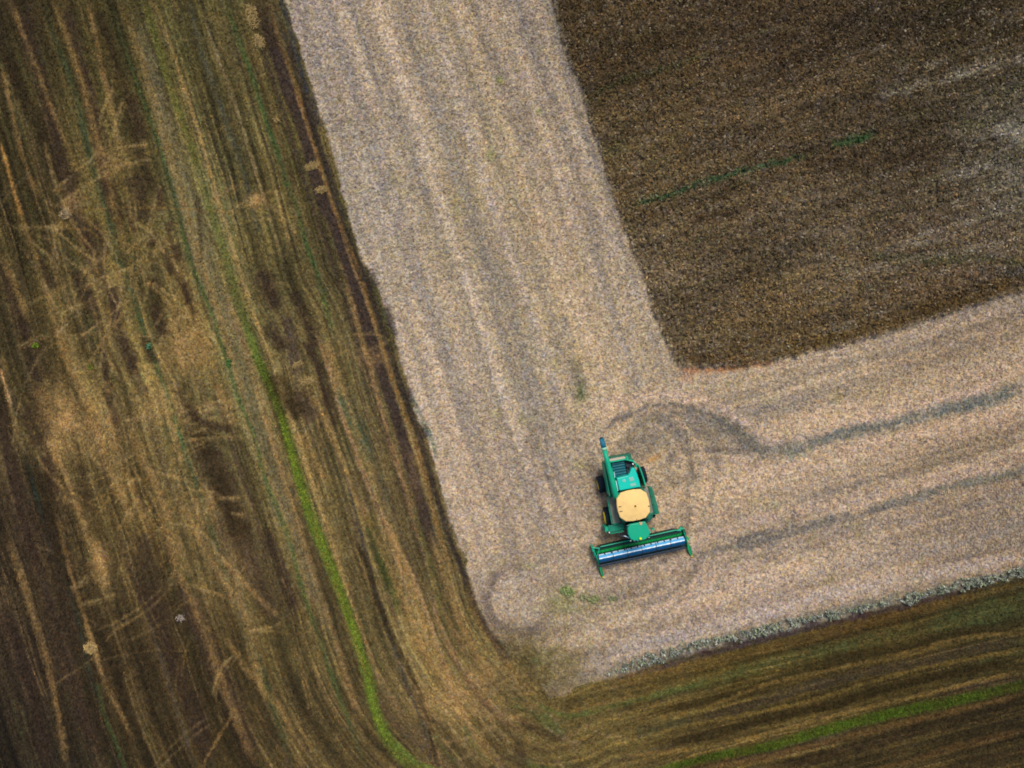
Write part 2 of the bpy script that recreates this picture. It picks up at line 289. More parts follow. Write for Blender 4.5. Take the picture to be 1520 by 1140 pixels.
# straw windrow litter and crossing tyre arcs
for i, (x, y, rx, ry, a) in enumerate([(275, 520, 34, 46, .5), (95, 620, 22, 46, .65), (150, 640, 34, 40, .35), (245, 600, 34, 30, .3), (80, 665, 14, 14, .5), (150, 840, 14, 28, .5), (300, 760, 20, 30, .4), (660, 1040, 60, 30, .35), (110, 300, 16, 14, .4), (170, 240, 22, 22, .3), (350, 860, 26, 60, .25), (615, 700, 12, 60, .2), (380, 300, 16, 12, .5), (560, 530, 30, 12, .35), (720, 1010, 40, 26, .3)]):
    q = ((PX - x) / rx) ** 2 + ((PY - y) / ry) ** 2
    al = np.exp(-q) * a * (1 + .8 * fbm(PX / 8, PY / 12, 120 + i))
    T[...] = mixc(T, (160, 130, 84), np.clip(al * 1.25, 0, 1))
arcs = [([(60, 360), (90, 320), (130, 250), (160, 170), (170, 90)], 2), ([(165, 175), (148, 230), (150, 300), (175, 370)], 2), ([(170, 222), (195, 218), (222, 214)], 2), ([(150, 250), (190, 243), (225, 236)], 2.5), ([(80, 290), (120, 262), (150, 235), (170, 200)], 2),
        ([(0, 330), (60, 350), (120, 375), (180, 410), (240, 470), (270, 520)], 3), ([(60, 340), (120, 340), (180, 348), (225, 342)], 2), ([(20, 460), (90, 430), (150, 385), (210, 350), (250, 290)], 3), ([(110, 430), (160, 420), (215, 430)], 2.5), ([(100, 480), (160, 440), (205, 400), (240, 360), (262, 330)], 3.5),
        ([(190, 420), (225, 390), (250, 355)], 3), ([(115, 380), (150, 450), (165, 520), (160, 590)], 2.5), ([(60, 520), (110, 500), (170, 495), (240, 520)], 2), ([(230, 400), (215, 450), (225, 520)], 2.5), ([(160, 480), (210, 500), (250, 490), (290, 450)], 3),
        ([(268, 612), (300, 598), (345, 592), (352, 590)], 2.5), ([(270, 628), (300, 615), (345, 606)], 2.5), ([(275, 645), (310, 632), (355, 622)], 2.5), ([(285, 660), (320, 648), (358, 640)], 2), ([(250, 650), (262, 632), (290, 612)], 2),
        ([(172, 930), (205, 915), (235, 895), (252, 870), (262, 840)], 2.5), ([(182, 953), (215, 940), (245, 922), (268, 900), (290, 885)], 2.5), ([(155, 955), (172, 935), (190, 925)], 1.5), ([(105, 878), (130, 862)], 1.5), ([(115, 900), (150, 890)], 1.5), ([(60, 1030), (120, 990), (160, 960)], 1.5),
        ([(280, 745), (320, 738), (355, 740)], 2.5), ([(180, 625), (205, 612), (240, 610)], 2), ([(230, 560), (250, 620), (290, 700), (330, 770), (350, 850)], 3), ([(40, 640), (70, 700), (120, 740), (170, 760)], 2.5), ([(170, 870), (200, 800), (260, 740), (330, 720)], 2.5),
        ([(370, 295), (400, 285), (420, 290)], 4), ([(395, 300), (420, 320), (440, 350)], 3), ([(485, 535), (520, 520), (560, 515), (585, 500)], 3), ([(500, 500), (550, 495), (580, 505)], 2.5), ([(360, 330), (400, 325), (430, 330)], 2.5), ([(400, 430), (415, 420), (430, 425)], 3),
        ([(380, 935), (440, 940), (465, 935)], 2), ([(600, 980), (615, 968), (625, 960)], 1.5), ([(340, 970), (320, 1020), (330, 1080)], 2), ([(85, 500), (95, 580), (130, 660), (175, 720), (200, 800)], 3), ([(290, 560), (260, 640), (250, 720)], 2.5), ([(300, 20), (318, 30), (338, 24)], 3), ([(270, 60), (285, 58), (292, 56)], 3)]
for i, (p, w) in enumerate(arcs):
    stroke(T, p, w * .85, (160, 134, 86) if i % 3 else (142, 120, 74), .34 if len(p) < 5 else .28, .5, 140 + i, 1.0, 1.3)
stroke(T, [(0, 210), (12, 250), (25, 300), (33, 325)], 1.8, (170, 126, 60), .7, .3, 190)
stroke(T, [(0, 545), (10, 580), (18, 602)], 1.8, (190, 150, 105), .7, .3, 191)
stroke(T, [(640, 860), (650, 920), (690, 1000), (730, 1050), (800, 1080)], 4, (150, 118, 86), .45, .4, 192)
stroke(T, [(690, 860), (710, 920), (745, 975), (790, 1030), (830, 1060), (900, 1045), (960, 1030)], 5, (128, 104, 60), .5, .4, 193)
stroke(T, [(700, 880), (728, 940), (755, 985)], 6, (70, 58, 48), .6, .3, 194)
stroke(T, [(660, 960), (700, 1020), (735, 1060), (780, 1090)], 3.5, (84, 66, 46), .5, .4, 195)
# lower right: passes turned to run along the bottom edge
stroke(T, [(890, 1016), (960, 1000), (1050, 985), (1140, 962), (1240, 935), (1330, 912), (1420, 890), (1530, 862)], (6, 8, 5), (108, 84, 44), .5, .5, 200, .9)
stroke(T, [(940, 1040), (1000, 1025), (1060, 1010), (1140, 985), (1230, 965), (1330, 942), (1440, 920), (1530, 900)], (5, 9, 14), (62, 74, 42), .6, .6, 201, 1.0, 1.6)
stroke(T, [(1400, 910), (1450, 915), (1530, 895)], (10, 18, 16), (54, 66, 36), .5, .7, 202, 1.0, 1.8)
stroke(T, [(950, 1058), (1020, 1048), (1100, 1030), (1180, 1000), (1260, 975), (1350, 958), (1430, 938), (1530, 930)], (6, 8, 8), (50, 42, 20), .8, .3, 203)
stroke(T, [(960, 1070), (1060, 1045), (1140, 1015), (1240, 992), (1340, 970), (1440, 945), (1530, 940)], 3, (126, 104, 56), .6, .4, 204)
stroke(T, [(1020, 1075), (1060, 1060), (1130, 1042), (1200, 1020), (1280, 1000), (1360, 985), (1440, 965), (1530, 950)], (6, 8, 7), (58, 50, 38), .75, .35, 205)
stroke(T, [(930, 1092), (1000, 1080), (1100, 1062), (1200, 1040), (1300, 1010), (1400, 985), (1530, 962)], 3, (124, 104, 52), .6, .4, 206)
stroke(T, [(960, 1105), (1050, 1092), (1140, 1065), (1240, 1045), (1340, 1015), (1440, 995), (1530, 980)], (6, 7, 6), (44, 36, 16), .8, .35, 207)
stroke(T, [(900, 1122), (1000, 1115), (1100, 1098), (1170, 1080), (1260, 1056), (1350, 1035), (1430, 1016), (1530, 992)], 3, (134, 110, 60), .65, .3, 208)
stroke(T, [(960, 1145), (1010, 1134), (1060, 1122), (1140, 1108), (1207, 1088), (1273, 1071), (1340, 1055), (1407, 1042), (1473, 1027), (1540, 1010)], (4, 8, 7), (68, 92, 26), .92, .35, 209, .5, .7, 5, .4)
stroke(T, [(1140, 1110), (1207, 1090), (1273, 1073), (1340, 1057)], 4, (80, 104, 28), .5, .6, 210, .9)
stroke(T, [(1030, 1142), (1140, 1124), (1240, 1098), (1340, 1074), (1440, 1050), (1530, 1026)], 4, (104, 78, 44), .6, .35, 211)
stroke(T, [(1140, 1140), (1240, 1120), (1330, 1092), (1430, 1068), (1530, 1044)], 9, (42, 34, 20), .75, .35, 212)
stroke(T, [(1280, 1150), (1380, 1120), (1450, 1100), (1530, 1082)], 5, (92, 68, 38), .5, .4, 213)
stroke(T, [(1400, 1140), (1470, 1125), (1530, 1105)], 8, (40, 32, 18), .6, .4, 214)
stroke(T, [(790, 1040), (840, 1062), (900, 1050), (980, 1030), (1060, 1010)], 4, (72, 88, 44), .6, .4, 215)
stroke(T, [(800, 1060), (820, 1080), (840, 1092)], 9, (66, 80, 42), .6, .4, 216)
stroke(T, [(770, 1070), (800, 1085), (835, 1098)], 6, (52, 42, 28), .6, .4, 217)
stroke(T, [(840, 1045), (855, 1040), (865, 1046)], 7, (60, 52, 28), .6, .4, 218)
stroke(T, [(940, 1090), (980, 1078), (1030, 1068)], 7, (56, 56, 40), .6, .4, 219)
stroke(T, [(770, 1135), (820, 1142), (880, 1150)], 4, (72, 88, 36), .6, .4, 220)
stroke(T, [(765, 1100), (775, 1120), (780, 1140)], 6, (62, 48, 40), .5, .4, 221)

# the tangle of loader tracks: thin pairs of pale lines that wander across the passes
r2 = random.Random(77)
def zoomed(ox, oy, L): return [(ox + a / 2.281, oy + b / 2.281) for a, b in L]
tr = [[(385, 20), (350, 100), (335, 170)], [(420, 60), (395, 130), (380, 200)], [(380, 230), (440, 220), (505, 212)], [(330, 320), (400, 290), (460, 275), (515, 262)], [(170, 380), (220, 340), (280, 290), (310, 265), (330, 230)],
      [(190, 420), (240, 390), (300, 350), (360, 315)], [(545, 350), (520, 430), (495, 520)], [(400, 655), (430, 640), (500, 590), (560, 560), (610, 530)], [(420, 590), (470, 545), (510, 520)], [(420, 430), (460, 480), (510, 510), (540, 560), (590, 620), (620, 660)],
      [(480, 690), (530, 690), (575, 730)], [(260, 710), (280, 700), (340, 670), (400, 650), (440, 630)], [(200, 790), (310, 740), (350, 710), (400, 690)], [(180, 500), (230, 540), (280, 580), (330, 610)], [(210, 590), (250, 620), (300, 650), (320, 690)],
      [(300, 740), (330, 820), (350, 900), (390, 990)], [(375, 800), (350, 900), (340, 980)], [(60, 490), (130, 495), (250, 490)], [(100, 540), (180, 610), (190, 700)], [(470, 620), (500, 680), (560, 740), (600, 800)], [(540, 600), (570, 680), (600, 760), (640, 840)],
      [(230, 380), (215, 440), (190, 520), (170, 640)], [(150, 200), (180, 330), (240, 470), (330, 600)], [(640, 780), (560, 840), (540, 930), (560, 1000)], [(560, 780), (600, 860), (620, 960)], [(700, 420), (760, 380), (830, 340)], [(760, 450), (810, 420), (880, 390)], [(60, 900), (150, 860), (240, 850)]]
tr2 = [[(420, 150), (470, 130), (520, 110)], [(390, 430), (420, 380), (470, 330)], [(370, 380), (400, 340), (430, 300)], [(400, 520), (440, 450), (480, 400)], [(440, 590), (480, 560), (560, 500)], [(640, 380), (740, 390)], [(740, 410), (815, 408)], [(780, 458), (830, 468)], [(840, 860), (920, 845), (958, 830)],
       [(720, 1080), (740, 1000), (800, 930)], [(235, 715), (280, 690), (300, 660)], [(270, 770), (340, 750), (400, 730)], [(640, 140), (700, 110), (780, 100), (800, 95)], [(640, 165), (710, 140), (800, 128)], [(650, 190), (730, 165), (810, 150)], [(640, 120), (700, 88), (790, 80)], [(620, 215), (700, 205), (820, 200)],
       [(600, 280), (650, 240), (700, 220)], [(130, 230), (200, 220), (260, 250), (300, 330)], [(560, 500), (640, 500), (720, 560), (740, 650)], [(480, 300), (560, 330), (650, 350)], [(330, 200), (300, 250), (340, 300)], [(640, 700), (700, 720), (760, 740)]]
for i, L in enumerate([zoomed(0, 120, q) for q in tr] + [zoomed(0, 560, q) for q in tr2]):
    stroke(T, L, 2.2, (154, 132, 86), .6, .35, 1000 + i, .9, .8, 3, .5)
    stroke(T, [(a + 5, b + 4) for a, b in L], 1.4, (146, 122, 78), .35, .6, 1060 + i, .9, .8, 3, .6)
for i, (L, w_) in enumerate([([(193, 635), (210, 674), (232, 722), (250, 770), (263, 805), (281, 858)], 6), ([(254, 735), (281, 766), (307, 819), (333, 862), (359, 906), (380, 980), (395, 1042)], 5), ([(307, 805), (345, 845), (377, 880), (416, 919)], 3.5), ([(70, 661), (96, 700), (114, 748), (136, 805), (153, 854)], 3), ([(140, 800), (149, 835), (158, 872)], 6), ([(129, 930), (140, 965), (150, 1005)], 3.5)]):
    stroke(T, L, w_, (154, 126, 80), .6, .3, 1120 + i, .9, .9, 4, .5)
for i, (L, w_) in enumerate([([(193, 142), (203, 175), (215, 208)], 7), ([(196, 258), (206, 290), (214, 330)], 12), ([(239, 278), (238, 317)], 5.5), ([(250, 328), (254, 345)], 5), ([(258, 362), (268, 390)], 6), ([(222, 358), (231, 364)], 6), ([(244, 376), (255, 410)], 5), ([(272, 418), (283, 452)], 6), ([(227, 450), (234, 475), (242, 500)], 8), ([(166, 425), (176, 472)], 6),
        ([(108, 255), (113, 275)], 7), ([(148, 265), (160, 290)], 6), ([(186, 300), (200, 345)], 5), ([(140, 330), (160, 380)], 7), ([(60, 380), (80, 430)], 6), ([(110, 400), (135, 470)], 5), ([(214, 500), (228, 540)], 6), ([(40, 600), (48, 640)], 7), ([(50, 645), (58, 665)], 8), ([(275, 600), (300, 625), (345, 640)], 6), ([(210, 790), (222, 860), (250, 930)], 14), ([(60, 760), (90, 860), (115, 950)], 9)]):
    stroke(T, L, w_, (54, 43, 31), .72, .2, 1140 + i, .7, .8, 4, .4)
for i in range(50):
    zone = r2.random()
    if zone < .45: x, y = r2.gauss(170, 70), r2.gauss(420, 130)
    elif zone < .75: x, y = r2.gauss(210, 80), r2.gauss(690, 120)
    else: x, y = r2.gauss(230, 110), r2.gauss(930, 90)
    h = R(108 - 38) + r2.gauss(0, .45) if r2.random() < .75 else R(-25) + r2.gauss(0, .35)
    cv_ = r2.gauss(0, .0045); L_ = r2.uniform(90, 260); pts = []; a_ = h - cv_ * L_ / 2; px_, py_ = x - math.cos(h) * L_ / 2, y - math.sin(h) * L_ / 2
    for q in range(7):
        pts.append((px_, py_)); px_ += math.cos(a_) * L_ / 6; py_ += math.sin(a_) * L_ / 6; a_ += cv_ * L_ / 6
    if max(p[0] for p in pts) > 360: continue
    c_ = r2.choice([(156, 130, 84), (140, 118, 72), (150, 128, 90), (128, 104, 58)])
    ww_ = r2.uniform(1.0, 2.0); al_ = r2.uniform(.35, .65) * (.55 if y > 800 or zone >= .75 or x < 70 or y < 170 else 1)
    stroke(T, pts, ww_, c_, al_, .6, 500 + i, .9, .9, 2, .6)
    if r2.random() < .5:
        off = r2.uniform(7, 11); nx_, ny_ = -math.sin(h) * off, math.cos(h) * off
        stroke(T, [(p[0] + nx_, p[1] + ny_) for p in pts], ww_, c_, al_ * .9, .6, 640 + i, .9, .9, 2, .6)
for i in range(26):                                 # dark worn arcs between them
    x, y = r2.uniform(20, 330), r2.uniform(250, 1080); h = R(70) + r2.gauss(0, .12); L_ = r2.uniform(60, 170); cv_ = r2.gauss(0, .001)
    pts = [(x + math.cos(h + cv_ * q * L_ / 5) * q * L_ / 5, y + math.sin(h + cv_ * q * L_ / 5) * q * L_ / 5) for q in range(6)]
    stroke(T, pts, r2.uniform(2, 5), (50, 40, 26), .5, .5, 790 + i, .9, .9, 2, .5)
# combed lines that sweep across the passes nearer the pale field
for i in range(46):
    x, y = r2.uniform(640, 900), r2.uniform(985, 1130)
    if x > 770 and y < 1045: continue
    h = R(r2.choice([58, 50, 62, -12, -8, 20])) + r2.gauss(0, .12); L_ = r2.uniform(30, 95)
    stroke(T, [(x, y), (x + math.cos(h) * L_ / 2, y + math.sin(h) * L_ / 2), (x + math.cos(h - .15) * L_, y + math.sin(h - .15) * L_)], r2.uniform(1.2, 4), r2.choice([(150, 124, 86), (136, 112, 72), (66, 54, 40), (84, 88, 52), (128, 108, 80)]), r2.uniform(.3, .6), .5, 1200 + i, 1.0, 1.0, 3, .7)
for i in range(60):
    x, y = r2.uniform(400, 660), r2.uniform(480, 1080)
    if x > 560 + (y - 480) * .28: continue
    h = R(62) + r2.gauss(0, .10); L_ = r2.uniform(50, 150)
    pts = [(x + math.cos(h + .0012 * q * L_ / 5) * q * L_ / 5, y + math.sin(h + .0012 * q * L_ / 5) * q * L_ / 5) for q in range(6)]
    stroke(T, pts, r2.uniform(.9, 1.8), r2.choice([(156, 126, 84), (138, 112, 70), (62, 50, 40)]), r2.uniform(.3, .6), .5, 830 + i, .9, .8, 2, .5)

# ---- strokes on the pale field
T = TAN
LP, GY = (198, 178, 150), (118, 116, 110)
for i, (p, w, c, a) in enumerate([
    ([(550, -20), (575, 60), (600, 130), (625, 210), (650, 290), (680, 380), (705, 450), (730, 530), (750, 590), (775, 660), (800, 730), (815, 790)], 7, LP, .55),
    ([(620, -20), (650, 60), (670, 120), (690, 180), (712, 250), (740, 330), (765, 400), (790, 470), (810, 540), (835, 610)], 6, LP, .5),
    ([(680, -20), (710, 80), (735, 160), (765, 250), (790, 330), (820, 410), (845, 480), (870, 560), (900, 620)], 6, (180, 158, 118), .5),
    ([(745, -10), (775, 90), (800, 170), (830, 260), (860, 350), (890, 430), (920, 510), (950, 570)], 5, LP, .35),
    ([(505, -20), (530, 60), (560, 150)], 5, LP, .35), ([(800, 60), (840, 160), (870, 240), (900, 330), (940, 430), (980, 520)], 6, (182, 165, 138), .4),
    ([(590, -10), (610, 60), (640, 140), (660, 200), (690, 290), (720, 380), (750, 460)], 6, GY, .4), ([(655, -10), (690, 90), (715, 160), (740, 240), (770, 320), (800, 400)], 5, (124, 118, 96), .45),
    ([(470, 0), (520, 120), (560, 230), (600, 350), (640, 470), (680, 580), (710, 680)], 9, (134, 128, 122), .35), ([(850, 530), (858, 560), (866, 590)], 7, (104, 102, 84), .6), ([(835, 470), (850, 520)], 4, GY, .4),
    ([(730, 60), (760, 150), (790, 230)], 8, (128, 120, 108), .4), ([(780, 640), (795, 700), (800, 740)], 5, (124, 114, 106), .4), ([(700, 560), (730, 640), (760, 720), (790, 800)], 7, (140, 130, 120), .35),
    # dark mouth of the turn, and the grey green rows in the right arm
    ([(890, 640), (925, 620), (960, 608), (1000, 604), (1040, 612), (1070, 625), (1100, 645), (1140, 662)], (4, 6, 12), (112, 106, 96), .75),
    ([(1060, 620), (1085, 640), (1110, 655), (1145, 665), (1185, 660)], (12, 15, 6), (104, 102, 92), .7),
    ([(920, 680), (950, 650), (1000, 630), (1060, 650), (1100, 665)], 12, (128, 118, 102), .5), ([(985, 690), (1010, 670), (1060, 668), (1120, 672)], 4, (112, 104, 94), .6), ([(1000, 720), (1040, 690), (1090, 680)], 4, (124, 116, 104), .4),
    ([(880, 615), (930, 596), (985, 587), (1030, 592), (1070, 605), (1105, 625), (1130, 648), (1160, 658), (1200, 650), (1280, 628), (1360, 606), (1440, 582), (1530, 552)], (7, 7, 6), (192, 166, 138), .7),
    ([(1145, 668), (1175, 664), (1210, 655), (1250, 645), (1290, 636), (1330, 628), (1390, 612), (1440, 600), (1480, 588), (1530, 570)], (6, 7, 10), (104, 108, 100), .85),
    ([(1165, 676), (1180, 672), (1195, 668)], 7, (124, 126, 116), .6),
    ([(1280, 762), (1330, 744), (1370, 734), (1410, 722), (1470, 708), (1530, 694)], (4, 6, 8), (104, 106, 94), .7),
    ([(1080, 806), (1120, 796), (1160, 788), (1200, 780), (1240, 768), (1270, 760)], (4, 7, 3), (106, 104, 96), .9), ([(1015, 832), (1060, 818), (1110, 806), (1170, 793), (1240, 776), (1320, 752), (1400, 730)], 3.5, (116, 112, 104), .7), ([(1090, 812), (1125, 806), (1160, 800)], 6, (108, 104, 98), .7),
    ([(1340, 700), (1400, 680), (1460, 665), (1520, 650)], 10, (122, 112, 92), .5), ([(1040, 820), (1100, 812), (1140, 802)], 3, (124, 116, 104), .4),
    ([(1180, 690), (1260, 668), (1340, 652), (1430, 635), (1520, 612)], 6, (184, 158, 128), .5), ([(1000, 800), (1060, 790), (1130, 770), (1200, 755), (1280, 742), (1370, 720), (1460, 698), (1530, 680)], 7, (188, 162, 134), .55),
    ([(1030, 705), (1090, 690), (1150, 700), (1230, 690)], 9, (184, 160, 132), .4), ([(1000, 560), (1080, 552), (1160, 540), (1250, 525), (1340, 500), (1430, 475), (1520, 448)], 8, (182, 158, 126), .5),
    ([(1008, 548), (1040, 550), (1075, 548), (1110, 541), (1150, 538)], 4, (168, 118, 78), .6), ([(1010, 555), (1030, 562)], 7, (176, 134, 106), .4),
    ([(850, 1008), (890, 985), (930, 962), (980, 948), (1030, 940), (1090, 922), (1160, 902), (1240, 880), (1340, 858), (1430, 842), (1530, 822)], (9, 8, 6), (182, 165, 146), .6),
    ([(900, 940), (980, 900), (1080, 870), (1200, 850), (1330, 820), (1450, 800)], 10, (178, 160, 136), .3), ([(1180, 820), (1280, 808), (1380, 790), (1480, 770), (1530, 760)], 8, (136, 124, 106), .4),
    ([(1230, 590), (1330, 570), (1420, 540), (1520, 505)], 12, (138, 124, 100), .4), ([(1150, 640), (1230, 610), (1330, 590)], 5, (186, 162, 132), .3)]):
    w = tuple(q * 1.1 for q in w) if isinstance(w, tuple) else w * 1.1
    if sum(c) > 450: c = (c[0] * .975, c[1] * 1.0, c[2] * 1.05)
    stroke(T, p, w, c, min(1, a * 1.3), .3, 230 + i, .95, 1.3, 5, .9)
# the round patch where a machine turned on the spot
r = np.hypot(PX - 772, PY - 889) + 3 * fbm(PX / 12, PY / 12, 301)
T[...] = mixc(T, (170, 156, 138), .55 * (1 - smooth(33, 40, r)))
ang = np.arctan2(PY - 889, PX - 772)
ring = np.exp(-((r - 49) / 9) ** 2) * smooth(-1.15, .3, np.cos(ang - 2.45))
T[...] = mixc(T, (104, 94, 88), .72 * ring * (1 + .5 * fbm(PX / 10, PY / 10, 302)))
T[...] = mixc(T, (182, 166, 146), .5 * np.exp(-((r - 40) / 2.5) ** 2))
T[...] = mixc(T, (150, 138, 128), .5 * np.exp(-((r - 70) / 4) ** 2) * smooth(-.4, .6, np.cos(ang - 3.4)))
for i, (cx_, cy_, rr, a0, a1, c_, aa) in enumerate([(930, 700, 92, -1.3, .75, (124, 114, 104), .5), (930, 700, 80, -1.2, .9, (194, 170, 142), .45), (935, 705, 106, -1.1, .6, (190, 166, 136), .45), (940, 700, 118, -.9, .5, (122, 112, 100), .4), (925, 760, 92, -.2, 1.1, (124, 112, 100), .45),
        (925, 765, 104, -.1, 1.3, (190, 166, 140), .4), (930, 790, 110, .25, 1.5, (120, 110, 98), .5), (930, 790, 122, .3, 1.6, (192, 168, 142), .4), (930, 800, 84, .3, 1.7, (122, 110, 98), .45), (900, 830, 60, .2, 1.8, (120, 110, 98), .35), (900, 800, 138, .5, 1.6, (124, 112, 98), .35), (985, 680, 62, 3.3, 5.0, (122, 114, 102), .5), (990, 690, 84, 3.2, 5.2, (190, 168, 138), .4)]):
    stroke(T, [(cx_ + rr * 1.05 * math.cos(a0 + (a1 - a0) * q / 8), cy_ + rr * math.sin(a0 + (a1 - a0) * q / 8)) for q in range(9)], 3.6, tuple(q * (.93 if c_[0] < 150 else 1.04) for q in c_), min(1, aa * 1.05), .35, 900 + i, .8, .8, 3, .5)
for rr, a0, a1, aa in ((98, -.9, 1.0, .35), (118, -1.1, .9, .3), (84, -.4, 1.4, .3)):   # turning tracks left by the header wheels
    pts = [(810 + rr * 1.9 * math.cos(a0 + (a1 - a0) * q / 9) - 60, 860 + rr * math.sin(a0 + (a1 - a0) * q / 9)) for q in range(10)]
    stroke(T, pts, 4, (126, 114, 100), aa, .4, 310 + rr, .8)
q = np.exp(-(((PX - 790) / 60) ** 2 + ((PY - 985) / 34) ** 2))
T[...] = mixc(T, (110, 102, 66), np.clip(.95 * q * (1 + fbm(PX / 9, PY / 9, 320)), 0, 1))
q = np.exp(-(((PX - 850) / 50) ** 2 + ((PY - 900) / 26) ** 2))
T[...] = mixc(T, (132, 128, 84), np.clip(.4 * q * (1 + fbm(PX / 9, PY / 9, 321)), 0, 1))
for i, (x, y, rx, ry, c, a) in enumerate([(842, 877, 9, 5, (96, 120, 44), .8), (882, 889, 9, 4, (104, 118, 52), .7), (910, 888, 6, 3, (96, 110, 54), .6), (835, 895, 20, 12, (130, 134, 84), .4), (787, 840, 9, 5, (132, 140, 100), .4), (735, 1000, 12, 9, (74, 92, 52), .5), (790, 978, 14, 7, (88, 100, 58), .6),
        (971, 680, 12, 4, (186, 136, 70), .6), (800, 165, 5, 5, (120, 128, 66), .5), (742, 120, 5, 6, (124, 136, 66), .5), (860, 690, 14, 8, (142, 136, 90), .4), (862, 585, 6, 12, (92, 104, 66), .6), (728, 230, 6, 8, (118, 126, 76), .5)]):
    dx = PX - x; dy = PY - y
    if (x, y) == (971, 680): dx, dy = dx * .87 - dy * .5, dx * .5 + dy * .87
    q = np.exp(-((dx / rx) ** 2 + (dy / ry) ** 2) * (1 - .6 * fbm(PX / 5, PY / 5, 330 + i)))
    T[...] = mixc(T, c, np.clip(a * 1.3 * q, 0, 1))

# ---- strokes on the standing crop
T = CRP
for i, (p, w, c, a) in enumerate([
    ([(935, 308), (960, 298), (1000, 288), (1040, 272), (1070, 264), (1110, 252), (1140, 245), (1175, 238), (1215, 225)], 3.5, (52, 80, 48), .85), ([(1230, 218), (1262, 210), (1300, 200)], 4.5, (54, 84, 48), .85),
    ([(880, 140), (930, 120), (1000, 100), (1060, 80)], 3.5, (64, 70, 40), .5), ([(870, 120), (900, 110), (960, 70), (1040, 40)], 10, (48, 38, 22), .5),
    ([(1290, 145), (1340, 135), (1400, 118), (1460, 98), (1530, 80)], (4, 7, 12), (122, 116, 100), .6), ([(1470, 200), (1500, 198), (1535, 204)], (8, 12, 14), (136, 134, 124), .7), ([(1480, 260), (1530, 270)], 12, (116, 112, 102), .5),
    ([(1090, 60), (1130, 52), (1200, 40)], 3, (102, 96, 76), .4), ([(960, 200), (1020, 178), (1090, 172)], 3, (104, 88, 62), .4), ([(1180, 350), (1260, 348), (1350, 345), (1420, 350), (1500, 330)], 6, (112, 100, 84), .4), ([(1300, 345), (1345, 337)], 7, (60, 46, 34), .5),
    ([(1240, 410), (1290, 400), (1360, 385), (1430, 372), (1530, 350)], 5, (118, 112, 98), .5), ([(1020, 330), (1080, 320), (1130, 300)], 6, (56, 42, 28), .5), ([(1280, 380), (1380, 386), (1460, 384), (1530, 396)], 5, (66, 78, 46), .4),
    ([(1180, 240), (1300, 240), (1420, 225), (1510, 210)], 12, (52, 40, 26), .5), ([(1100, 120), (1200, 85), (1330, 55), (1500, 20)], 12, (46, 36, 22), .5), ([(1150, 530), (1240, 500), (1330, 475), (1430, 445), (1530, 415)], 9, (84, 66, 30), .55), ([(1030, 480), (1100, 450), (1200, 440)], 8, (108, 92, 70), .35),
    ([(825, 60), (850, 120), (880, 210), (905, 290), (940, 380), (965, 460), (990, 510)], 5, (98, 76, 42), .4), ([(1010, 530), (1060, 535), (1110, 530)], 5, (104, 76, 42), .4), ([(1450, 400), (1490, 405), (1530, 398)], 6, (52, 52, 52), .5)]):
    c = tuple(q * (1.2 if sum(c) > 270 else .95) for q in c)
    stroke(T, p, w, c, min(1, a * 1.1), .5, 350 + i, 1.3, 2.0, 5, 1.3)

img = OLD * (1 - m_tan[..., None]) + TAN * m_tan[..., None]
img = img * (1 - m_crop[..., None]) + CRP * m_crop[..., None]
# strip of grey green weeds left along the lower edge, and a bluish dark line along the upper left edge
stroke(img, [(880, 1010), (910, 1000), (955, 984), (1000, 968), (1045, 955), (1095, 944), (1140, 935), (1190, 921), (1240, 911), (1290, 899), (1340, 888), (1400, 873), (1460, 861), (1530, 847), (1700, 805)], (5, 9, 5), (104, 106, 88), .7, .45, 400, .8, 1.5)
stroke(img, [(940, 996), (990, 980), (1040, 970), (1095, 956), (1140, 948), (1200, 932), (1250, 922)], 4.5, (56, 56, 52), .7, .5, 401)
stroke(img, [(1285, 910), (1330, 900), (1400, 882), (1470, 868), (1530, 856)], 3, (64, 60, 42), .6, .5, 402)
stroke(img, [(900, 1012), (960, 996), (1010, 982), (1070, 966), (1130, 950), (1200, 933), (1270, 916), (1330, 903), (1400, 885), (1470, 868)], 3.5, (66, 54, 56), .8, .6, 409, .6, 1.5)
for i, p in enumerate([(1048, 968), (1205, 925), (1277, 912), (1090, 952)]):
    q = np.exp(-(((PX - p[0]) / 12) ** 2 + ((PY - p[1]) / 4.5) ** 2)); img = mixc(img, (50, 36, 38), .8 * q)
stroke(img, [(412, -15), (424, 20), (432, 50), (446, 100), (460, 145)], 4, (44, 46, 54), .8, .3, 403)
for p in [[(460, 140), (475, 190)], [(548, 400), (560, 425)], [(572, 455), (588, 500)], [(605, 575), (612, 600)], [(628, 630), (634, 650)]]:
    stroke(img, p, 5, (52, 48, 50), .7, .2, 404)
stroke(img, [(612, 590), (626, 620), (640, 650), (650, 680)], 3, (72, 96, 82), .5, .4, 405)
# grain of plants and residue, in brightness and in hue
gtan = m_tan * (1 - m_crop)
n1 = fbm(PX / 4.2, PY / 4.2, 501, 2); n2 = fbm(PX / 2.2, PY / 2.2, 502, 2); n3 = rng.random(PX.shape) * 2 - 1
nearf = 1 - far
amp = (.15 + .09 * m_crop) * nearf
st = fbm(uo / 2.0, V / 14, 503, 2) * (1 - gtan - m_crop * (1 - gtan)) * nearf
img = mul(img, 1 + amp * .8 * n1 + amp * .7 * n2 + .06 * n3 * nearf + .09 * st)
hue = fbm(PX / 3.1, PY / 3.1, 504, 2) * nearf; hue2 = fbm(PX / 3.4, PY / 3.4, 505, 2) * nearf
img[..., 0] *= 1 + .06 * hue; img[..., 2] *= 1 - .14 * hue; img[..., 1] *= 1 + .05 * hue2
sp = smooth(.24, .6, fbm(PX / 3.5, PY / 3.5, 506, 2)) * nearf * gtan * (.6 + .5 * smooth(-.3, .5, fbm(PX / 40, PY / 40, 507)))
